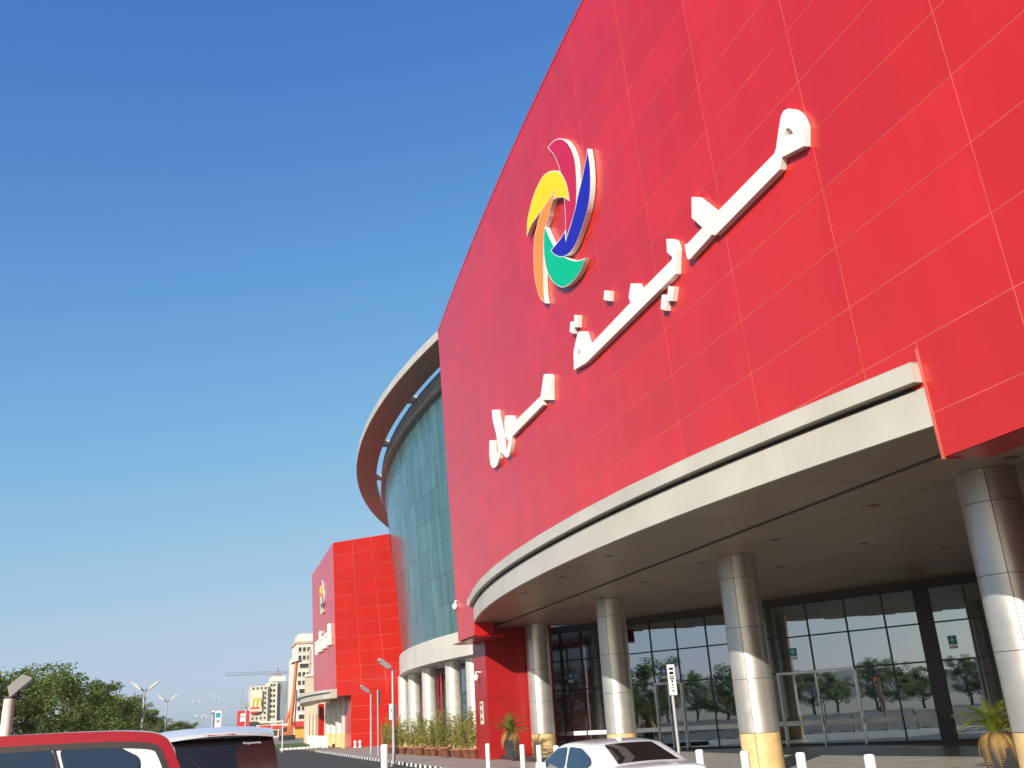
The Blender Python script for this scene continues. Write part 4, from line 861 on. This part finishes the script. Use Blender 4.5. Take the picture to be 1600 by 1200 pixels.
p = at_y(449, 1140, Y); MB().box(p[0] - 1.3, p[0] + 1.2, Y - 1.2, Y + 2.2, 1.0, 2.7).build('cab', 'orange_rig', rig); MB().box(p[0] - 1.32, p[0] - 0.2, Y - 1.23, Y - 1.21, 1.7, 2.5).build('cab_window', 'window_dark', rig)
for s in (-1.4, 1.4): MB().box(p[0] - 1.6, p[0] + 1.6, Y + 0.5 + s - 0.4, Y + 0.5 + s + 0.4, -0.03, 1.0).build('track', 'rubber', rig)
# tower crane far off
Y = 600.0; cr = thing('tower_crane', 'thin grey tower crane with level jib above the cream block', 'crane', (at_y(434, 1060, Y)[0], Y, 0))
a, b, m_ = at_y(352, 1051.5, Y), at_y(456, 1052, Y), at_y(433.5, 1060, Y)
MB().tube([(m_[0], Y, -0.03), (m_[0], Y, at_y(433.5, 1043, Y)[2])], 0.55, 4).build('mast', 'crane_grey', cr)
jb_ = MB(); zj = at_y(433, 1052, Y)[2]
jb_.tube([(a[0], Y, zj), (b[0], Y, zj)], 0.22, 4); jb_.tube([(a[0], Y, zj + 1.3), (b[0], Y, zj + 1.1)], 0.16, 4)
jb_.build('jib', 'crane_grey', cr); MB().box(m_[0] - 1.4, m_[0] + 1.4, Y - 1, Y + 1, zj - 2.4, zj - 0.3).build('cab', 'crane_grey', cr)
for q in (425, 439): MB().box(at_y(q, 1052, Y)[0] - 0.6, at_y(q, 1052, Y)[0] + 0.6, Y - 0.8, Y + 0.8, zj - 1.6, zj + 0.2).build('trolley', 'crane_grey', cr)
# sign boards by the street
def pylon(px0, px1, py0, py1, Y, mt, lab, marks=(), leg=True):
    a, b = at_y(px0, py0, Y), at_y(px1, py1, Y)
    r = thing('sign_board', lab, 'sign', ((a[0] + b[0]) / 2, Y, 0))
    bd = MB().box(a[0], b[0], Y - 0.15, Y + 0.15, b[2], a[2]).build('board', mt, r)
    MB().tube([((a[0] + b[0]) / 2, Y + 0.3, -0.03), ((a[0] + b[0]) / 2, Y + 0.3, a[2])], 0.16, 8).build('post', 'pole_grey', r)
    for (q0, q1, w0, w1, mm) in marks: c, d = at_y(q0, w0, Y), at_y(q1, w1, Y); MB().box(c[0], d[0], Y - 0.175, Y - 0.155, d[2], c[2]).build('mark', mm, bd)
pylon(337, 345, 1111, 1138, 150, 'white_paint', 'white hoarding with a teal patch on the lane side', ((337.5, 344, 1114, 1121, 'teal_print'), (338, 343, 1125, 1129, 'pole_grey')))
pylon(371, 389, 1111, 1142, 180, 'sign_red', 'red billboard with white marks before the cream block', ((376, 385, 1115, 1119, 'white_paint'), (375, 384, 1121, 1127, 'white_paint')))
pylon(329.5, 336.5, 1109, 1114, 140, 'pole_grey', 'small grey direction board on a slim post', ((331, 335.5, 1110.5, 1112.5, 'white_paint'),))
pylon(381, 389, 1098, 1105, 170, 'pole_grey', 'grey sign panel on a post above the red billboard')
p = at_y(377, 1075, 220); r = thing('antenna_mast', 'thin dark mast rising behind the red billboard', 'mast', (p[0], 220, 0)); MB().tube([(p[0], 220, -0.03), (p[0] + 0.3, 220, p[2])], [0.14, 0.05], 6).build('pole', 'crane_grey', r); MB().box(p[0] - 0.3, p[0] + 0.3, 219.7, 220.3, -0.03, 0.4).build('footing', 'pole_grey', r)
p = at_y(441, 1165, 95); r = thing('slim_post', 'slim white post standing on the far kerb before the grass', 'post', (p[0], 95, 0)); h = at_y(442, 1125, 95)[2]
MB().tube([(p[0], 95, 0), (p[0], 95, h)], 0.05, 8).build('post', 'white_paint', r); MB().lathe([(0.12, 0.0), (0.1, 0.05)], (p[0], 95, 0), 10).build('base', 'pole_grey', r)
for k in range(9):
    p = at_y(441 + 6.5 * k, 1166, 104); tag(MB().box(p[0] - 0.24, p[0] + 0.24, 103.9, 104.15, 0.0, 0.2).build('kerb_block', 'kerb_white'), 'white kerb block edging the far junction', 'kerb', 'white kerb blocks at the junction')

# ------------------------------------------------------------------ cars (local frame: x forward, y to the left, z up)
def interp(pts, x):
    if x <= pts[0][0]: return pts[0][1]
    for (a, b), (c, d) in zip(pts[:-1], pts[1:]):
        if x <= c: t = (x - a) / (c - a) if c > a else 0; return b + (d - b) * t
    return pts[-1][1]
def dense(pts, n=5):
    out = []; m = len(pts)
    for i in range(m - 1):
        p0, p1, p2, p3 = (np.array(pts[min(max(i + k, 0), m - 1)], float) for k in (-1, 0, 1, 2))
        for k in range(n):
            t = k / n; out.append(tuple(0.5 * (2 * p1 + (p2 - p0) * t + (2 * p0 - 5 * p1 + 4 * p2 - p3) * t * t + (3 * p1 - p0 - 3 * p2 + p3) * t ** 3)))
    return out + [tuple(pts[-1])]
class Car:
    def __init__(s, prof, W, zb, tum, L, wheel_r, axles, sill=0.32):
        s.prof = dense(prof, 5); s.W, s.zb, s.tum, s.L, s.sill = W, zb, tum, L, sill; s.wr, s.ax = wheel_r, axles
    def side(s, x, z):
        y = s.W
        if z > s.zb: y = s.W - 0.015 - (z - s.zb) * s.tum
        else: y = s.W - 0.06 * max(0, (0.62 - z) / 0.4) ** 2 - 0.02 * max(0, (z - 0.75) / (s.zb - 0.75)) ** 2
        e = max(0, abs(x) - s.L * 0.34) / (s.L * 0.16)
        return y * (1 - 0.075 * min(1.1, e) ** 2)
    def top(s, x, z, y):                       # height drop of the roof or bonnet at a sideways place
        w = s.side(x, z - 0.05); f = abs(y) / w; return z - 0.035 * f * f - 0.03 * max(0, (f - 0.8) / 0.2) ** 2
    def rib(s, x, z):
        w = s.side(x, z - 0.06) - 0.012; r = []
        bw = 0.06 * min(1, max(0, (-x - s.L * 0.385) / 0.3)) - 0.06 * min(1, max(0, (x - s.L * 0.42) / 0.2))
        for f in (0, 0.25, 0.5, 0.7, 0.85, 0.94, 0.985): r.append((x + bw * f * f, w * f, s.top(x, z, w * f)))
        z0 = z - 0.10
        for k in range(9):
            zz = z0 + (s.sill - z0) * k / 8 if z0 > s.sill else s.sill; r.append((x + bw, s.side(x, zz), zz))
        r.append((x, s.W * 0.8, s.sill - 0.08)); return r
    def body(s):
        m = MB(); ribs = [s.rib(x, z) for x, z in s.prof]; n = len(ribs[0])
        for sg in (1, -1):
            vs = [(x, y * sg, z) for r in ribs for x, y, z in r]
            fs = [(i * n + k, i * n + k + 1, (i + 1) * n + k + 1, (i + 1) * n + k) for i in range(len(ribs) - 1) for k in range(n - 1)]
            m.add(vs, fs if sg < 0 else [tuple(reversed(f)) for f in fs], True)
        return m
    def rear_x(s, z):                           # rear face of the profile at a height
        best = None
        for (a, b), (c, d) in zip(s.prof[:-1], s.prof[1:]):
            if a < 0 and min(b, d) <= z <= max(b, d): t = (z - b) / (d - b) if d != b else 0; return a + (c - a) * t
        return s.prof[0][0]
    def front_x(s, z):
        for (a, b), (c, d) in zip(s.prof[:-1], s.prof[1:]):
            if a > 0 and min(b, d) <= z <= max(b, d) and d <= b: t = (z - b) / (d - b) if d != b else 0; return a + (c - a) * t
        return s.prof[-1][0]
    def side_sheet(s, poly, off=0.006, sg=1, th=0.01):
        P3 = [Vector((x, (s.side(x, z) + off) * sg, z)) for x, z in poly]
        n = len(P3); c = sum(P3, Vector()) / n; c.y = (s.side(c.x, c.z) + off) * sg
        m = MB(); f = [(i, (i + 1) % n, n) for i in range(n)]; m.add(P3 + [c], f if sg < 0 else [tuple(reversed(q)) for q in f], True)
        Q = [p - Vector((0, th * sg + off * sg, 0)) for p in P3]; m.add(P3 + Q, [(i, (i + 1) % n, n + (i + 1) % n, n + i) for i in range(n)]); return m
    def end_sheet(s, pts, off, rear=True, nx=10, nz=8):      # pts: bottom-left, bottom-right, top-right, top-left as (y, z) on the rear or front glass
        m = MB(); g = []
        for j in range(nz + 1):
            for i in range(nx + 1):
                u, v = i / nx, j / nz; a = np.array(pts[0]) * (1 - u) + np.array(pts[1]) * u; b = np.array(pts[3]) * (1 - u) + np.array(pts[2]) * u; q = a * (1 - v) + b * v
                z = q[1]; x = (s.rear_x(z) if rear else s.front_x(z)); w = s.side(x, z); bow = 0.06 * (q[0] / w) ** 2
                g.append((x + (bow - off if rear else -bow + off), q[0], z))
        n = nx + 1; m.add(g, [(j * n + i, j * n + i + 1, (j + 1) * n + i + 1, (j + 1) * n + i) for j in range(nz) for i in range(nx)], True); return m
def rounded(poly, r=0.06, n=4):
    out = []; m = len(poly)
    for i in range(m):
        a, b, c = Vector(poly[i - 1]), Vector(poly[i]), Vector(poly[(i + 1) % m]); d1 = (a - b); d2 = (c - b); q = min(r, d1.length * 0.45, d2.length * 0.45)
        p0, p2 = b + d1.normalized() * q, b + d2.normalized() * q
        for k in range(n + 1): t = k / n; v = p0 * (1 - t) ** 2 + b * 2 * t * (1 - t) + p2 * t * t; out.append((v.x, v.y))
    return out
def wheels(car, r, spec):
    for x in car.ax:
        for sg in (1, -1):
            y = (car.W - 0.12) * sg
            w = MB(); prof = [(spec - 0.13, -0.11), (spec - 0.02, -0.115), (spec, -0.08), (spec, 0.08), (spec - 0.02, 0.115), (spec - 0.13, 0.11)]
            n = 24; vs = [(x + rr * math.cos(2 * math.pi * k / n), y + dy, spec + rr * math.sin(2 * math.pi * k / n)) for rr, dy in prof for k in range(n)]
            w.add(vs, [(i * n + k, i * n + (k + 1) % n, (i + 1) * n + (k + 1) % n, (i + 1) * n + k) for i in range(5) for k in range(n)], True); wh = w.build('wheel', 'rubber', r)
            rm = MB(); rr = spec - 0.125
            for k in range(5):
                a = 2 * math.pi * k / 5; d = Vector((math.cos(a), 0, math.sin(a))); t = Vector((-math.sin(a), 0, math.cos(a))); c = Vector((x, y + 0.09 * sg, spec))
                rm.slab([c + t * 0.035, c + d * rr + t * 0.05, c + d * rr - t * 0.05, c - t * 0.035], (0, 0.02 * sg, 0))
            rm.add([(x + rr * math.cos(2 * math.pi * k / n), y + 0.05 * sg, spec + rr * math.sin(2 * math.pi * k / n)) for k in range(n)], [tuple(range(n))]); rm.build('rim', 'car_chrome', wh)
            ar = MB(); n2 = 16
            ar.tube([(x + (spec + 0.06) * math.cos(math.pi * k / n2), (car.W - 0.02) * sg, spec + (spec + 0.06) * math.sin(math.pi * k / n2)) for k in range(n2 + 1)], 0.045, 6); ar.build('wheel_arch', 'car_black', r)
def car_common(r, c, mirror_x, mirror_z, rear_lamp, head, paint):
    for sg in (1, -1):
        y = (c.side(mirror_x, mirror_z) + 0.02) * sg
        mr = MB().hexa([(mirror_x - 0.02, y, mirror_z - 0.07), (mirror_x + 0.14, y, mirror_z - 0.06), (mirror_x + 0.10, y + 0.20 * sg, mirror_z - 0.07), (mirror_x - 0.02, y + 0.22 * sg, mirror_z - 0.08)], [(mirror_x - 0.02, y + 0.02 * sg, mirror_z + 0.06), (mirror_x + 0.08, y + 0.02 * sg, mirror_z + 0.05), (mirror_x + 0.07, y + 0.18 * sg, mirror_z + 0.06), (mirror_x - 0.02, y + 0.21 * sg, mirror_z + 0.08)]); fix_normals(mr.build('wing_mirror', paint, r).data)
        z0, z1, w0 = rear_lamp; x0 = c.rear_x((z0 + z1) / 2); yy = c.side(x0, z0)
        MB().box(x0 - 0.012, x0 + 0.25, *sorted((sg * (yy - w0), sg * (yy + 0.008))), z0, z1).build('tail_lamp', 'tail_red', r)
        x1 = c.front_x(head); yy = c.side(x1, head); MB().box(x1 - 0.3, x1 + 0.01, *sorted((sg * (yy - 0.35), sg * (yy + 0.006))), head - 0.08, head + 0.06).build('headlamp', 'head_clear', r)
    MB().box(c.prof[0][0] - 0.03, c.prof[0][0] + 0.2, -c.W * 0.9, c.W * 0.9, c.sill - 0.05, c.sill + 0.18).build('bumper', 'car_black', r)
    pl = MB().box(c.rear_x(0.8) - 0.016, c.rear_x(0.8) + 0.02, -0.26, 0.26, 0.74, 0.86).build('number_plate', 'white_paint', r)
SUV_P = [(-2.44, 0.45), (-2.47, 0.7), (-2.45, 0.95), (-2.40, 1.15), (-2.30, 1.45), (-2.17, 1.76), (-2.06, 1.875), (-1.85, 1.925), (-1.4, 1.95), (-0.5, 1.955), (0.3, 1.925), (0.72, 1.85), (1.05, 1.56), (1.4, 1.24), (1.55, 1.18), (1.95, 1.14), (2.3, 1.05), (2.44, 0.85), (2.46, 0.5)]
# white SUV, red upper edge, seen from its side
cA = Car(SUV_P, 0.97, 1.12, 0.20, 4.9, 0.40, (-1.45, 1.45))
sA = thing('side_on_suv', 'side-on white SUV with red roof edge and blue-tinted windows', 'car', local=True)
cA.body().build('body', 'car_white', sA, origin=(0, 0, 0))
for sg in (1, -1):
    # glass line: front window, rear door window, quarter window pointed at the rear
    for poly in ([(0.98, 1.22), (0.32, 1.79), (-0.18, 1.80), (-0.20, 1.18), (0.9, 1.18)], [(-0.28, 1.80), (-1.02, 1.795), (-1.24, 1.17), (-0.28, 1.18)], [(-1.11, 1.79), (-1.62, 1.775), (-1.84, 1.66), (-1.86, 1.56), (-1.66, 1.28), (-1.32, 1.18)]):
        gc = Vector((sum(q[0] for q in poly), sum(q[1] for q in poly))) / len(poly)
        cA.side_sheet(rounded([tuple(gc + (Vector(q) - gc) * (1 + 0.018 / max(0.2, (Vector(q) - gc).length))) for q in poly], 0.08), 0.003, sg, 0.004).build('window_seal', 'car_black', sA, origin=(0, 0, 0))
        w = cA.side_sheet(rounded(poly, 0.07), 0.007, sg).build('side_window', 'car_glass', sA, origin=(0, 0, 0))
    rl = [(x, z) for x, z in cA.prof if x < 0.75 and z > 0.95]; rl = [q for q in rl if q[0] > -2.46]
    def rim(o0, o1, off, mt, nm):
        m = MB(); c_ = Vector((-0.6, 1.25)); pts0 = []; pts1 = []
        for k, q in enumerate(rl):
            a = Vector(rl[max(k - 1, 0)]); b = Vector(rl[min(k + 1, len(rl) - 1)]); d = (b - a).normalized(); nrm = Vector((d.y, -d.x)); q = Vector(q)
            pts0.append(q + nrm * o0); pts1.append(q + nrm * o1)
        for k in range(len(rl) - 1):
            quad = [pts0[k], pts0[k + 1], pts1[k + 1], pts1[k]]
            P3 = [Vector((p.x, (cA.side(p.x, p.y) + off) * sg, p.y)) for p in quad]; P4 = [p - Vector((0, 0.06 * sg, 0)) for p in P3]
            m.hexa(P4, P3)
        fix_normals(m.build(nm, mt, sA, origin=(0, 0, 0)).data)
    rim(0.015, 0.115, 0.006, 'car_red', 'roof_edge'); rim(0.115, 0.175, 0.010, 'car_trim', 'gutter_trim')
    for x0, x1 in ((-0.23, -0.25), (-1.05, -1.28)): MB().tube([(x0, (cA.side(x0, 1.76) + 0.004) * sg, 1.79), (x1, (cA.side(x1, 1.18) + 0.004) * sg, 1.17)], 0.012, 5).build('door_pillar', 'car_black', sA, origin=(0, 0, 0))
cA.end_sheet([(0.66, 1.24), (-0.66, 1.24), (-0.60, 1.74), (0.60, 1.74)], 0.012).build('rear_window', 'car_rear_glass', sA, origin=(0, 0, 0)); cA.end_sheet([(-0.76, 1.27), (0.76, 1.27), (0.66, 1.82), (-0.66, 1.82)], 0.012, False).build('windscreen', 'car_glass', sA, origin=(0, 0, 0))
wheels(cA, sA, 0.39); car_common(sA, cA, 0.95, 1.2, (0.95, 1.35, 0.16), 0.88, 'car_white')
# white SUV seen from behind
cB = Car(SUV_P, 0.945, 1.12, 0.17, 4.9, 0.40, (-1.45, 1.45))
sB = thing('rear_view_suv', 'white SUV seen from behind with roof spoiler and black rear window', 'car', local=True)
cB.body().build('body', 'car_white', sB, origin=(0, 0, 0))
for sg in (1, -1):
    for poly in ([(0.98, 1.22), (0.32, 1.79), (-0.18, 1.80), (-0.20, 1.18), (0.9, 1.18)], [(-0.28, 1.80), (-1.02, 1.795), (-1.12, 1.17), (-0.28, 1.18)], [(-1.10, 1.79), (-1.75, 1.76), (-1.95, 1.24), (-1.2, 1.18)]):
        cB.side_sheet(rounded(poly, 0.07), 0.007, sg).build('side_window', 'car_glass', sB, origin=(0, 0, 0))
rw = cB.end_sheet([(0.885, 1.14), (-0.885, 1.14), (-0.80, 1.785), (0.80, 1.785)], 0.02).build('rear_window', 'car_rear_glass', sB, origin=(0, 0, 0))
cB.end_sheet([(-0.76, 1.27), (0.76, 1.27), (0.66, 1.82), (-0.66, 1.82)], 0.012, False).build('windscreen', 'car_glass', sB, origin=(0, 0, 0))
spm = MB(); ns_ = 12
for k in range(ns_):
    y0, y1 = -0.8 + 1.6 * k / ns_, -0.8 + 1.6 * (k + 1) / ns_; c_ = lambda y: 0.05 * (y / 0.76) ** 2; e_ = lambda y: 0.12 * (y / 0.76) ** 2
    spm.hexa([(-2.34 + e_(y0), y0, 1.815 - c_(y0)), (-1.9, y0, 1.85 - c_(y0)), (-1.9, y1, 1.85 - c_(y1)), (-2.34 + e_(y1), y1, 1.815 - c_(y1))], [(-2.36 + e_(y0), y0, 1.865 - c_(y0)), (-1.85, y0, 1.945 - c_(y0)), (-1.85, y1, 1.945 - c_(y1)), (-2.36 + e_(y1), y1, 1.865 - c_(y1))])
spo = spm.build('roof_spoiler', 'car_white', sB, origin=(0, 0, 0)); MB().box(-2.345, -2.33, -0.2, 0.2, 1.825, 1.84).build('brake_light', 'tail_red', spo, origin=(0, 0, 0))
# small white script on the glass: an illegible flowing stroke
sx = lambda z: cB.rear_x(z) - 0.022
MB().tube([(sx(1.69), -0.34 - 0.014 * k, 1.690 + 0.018 * math.sin(k * 1.9) * (1.4 if k in (0, 1, 6) else 0.8)) for k in range(20)], 0.006, 4).build('script_mark', 'white_paint', rw, origin=(0, 0, 0))
MB().tube([(-2.28, 0.45, 1.55), (-2.43, 0.0, 1.16)], 0.012, 5).build('rear_wiper', 'car_black', sB, origin=(0, 0, 0))
wheels(cB, sB, 0.39); car_common(sB, cB, 0.95, 1.2, (0.9, 1.12, 0.25), 0.88, 'car_white')
# white sedan
SED_P = [(-2.33, 0.42), (-2.36, 0.65), (-2.33, 0.9), (-2.25, 1.0), (-2.0, 1.035), (-1.72, 1.06), (-1.4, 1.19), (-1.02, 1.345), (-0.75, 1.405), (-0.2, 1.435), (0.25, 1.415), (0.55, 1.33), (1.0, 1.12), (1.32, 0.98), (1.6, 0.92), (2.1, 0.80), (2.33, 0.62), (2.36, 0.42)]
cS = Car(SED_P, 0.87, 0.93, 0.30, 4.7, 0.33, (-1.38, 1.40), 0.26)
sS = thing('sedan', 'white sedan with dark rear window parked beside the notice post', 'car', local=True)
cS.body().build('body', 'car_white', sS, origin=(0, 0, 0))
for sg in (1, -1):
    for poly in ([(1.05, 1.0), (0.42, 1.30), (-0.02, 1.335), (-0.04, 0.97), (0.95, 0.96)], [(-0.10, 1.335), (-0.62, 1.31), (-1.05, 1.15), (-1.12, 1.05), (-0.95, 0.98), (-0.10, 0.97)]):
        cS.side_sheet(rounded(poly, 0.07), 0.007, sg).build('side_window', 'car_glass', sS, origin=(0, 0, 0))
def top_sheet(c, x0, x1, w0, w1, off=0.008, nx=8, ny=12):
    m = MB(); g = []; zt_ = lambda x: interp(c.prof, x)
    for i in range(nx + 1):
        x = x0 + (x1 - x0) * i / nx
        for j in range(ny + 1):
            w = w0 + (w1 - w0) * i / nx; y = -w + 2 * w * j / ny; g.append((x - off * 0.4, y, c.top(x, zt_(x), y) + off))
    n = ny + 1; m.add(g, [(i * n + j, i * n + j + 1, (i + 1) * n + j + 1, (i + 1) * n + j) for i in range(nx) for j in range(ny)], True); return m
fix_normals(top_sheet(cS, -1.68, -0.98, 0.60, 0.48).build('rear_window', 'car_rear_glass', sS, origin=(0, 0, 0)).data)
fix_normals(top_sheet(cS, 0.60, 1.25, 0.56, 0.70).build('windscreen', 'car_glass', sS, origin=(0, 0, 0)).data)
MB().hexa([(-0.72, -0.03, 1.385), (-0.55, -0.03, 1.40), (-0.55, 0.03, 1.40), (-0.72, 0.03, 1.385)], [(-0.70, -0.008, 1.47), (-0.66, -0.008, 1.47), (-0.66, 0.008, 1.47), (-0.70, 0.008, 1.47)]).build('roof_fin', 'car_white', sS, origin=(0, 0, 0))
wheels(cS, sS, 0.33); car_common(sS, cS, 0.78, 1.0, (0.72, 0.86, 0.42), 0.7, 'car_white')
def park(o, x, y, ang): o.location = (x, y, 0.0); o.rotation_euler = (0, 0, rad(ang))
park(sA, -2.56, 11.52, 183)        # nose to the left
park(sB, -0.12, 17.7, 97)
park(sS, 6.80, 16.7, 95); sS.scale = (0.96, 0.96, 0.96)

# ------------------------------------------------------------------ thin dusty air
hz = MB().box(-120, 140, -30, 640, -1.0, 47).build('haze', None); hz['kind'] = 'stuff'
hm = bpy.data.materials.new('haze'); hm.use_nodes = True; hn = hm.node_tree.nodes; hn.remove(hn['Principled BSDF'])
pv = hn.new('ShaderNodeVolumePrincipled'); pv.inputs['Color'].default_value = (0.86, 0.90, 0.95, 1); pv.inputs['Density'].default_value = 0.00016; pv.inputs['Anisotropy'].default_value = 0.2
hm.node_tree.links.new(pv.outputs[0], hn['Material Output'].inputs['Volume']); hz.data.materials.append(hm)
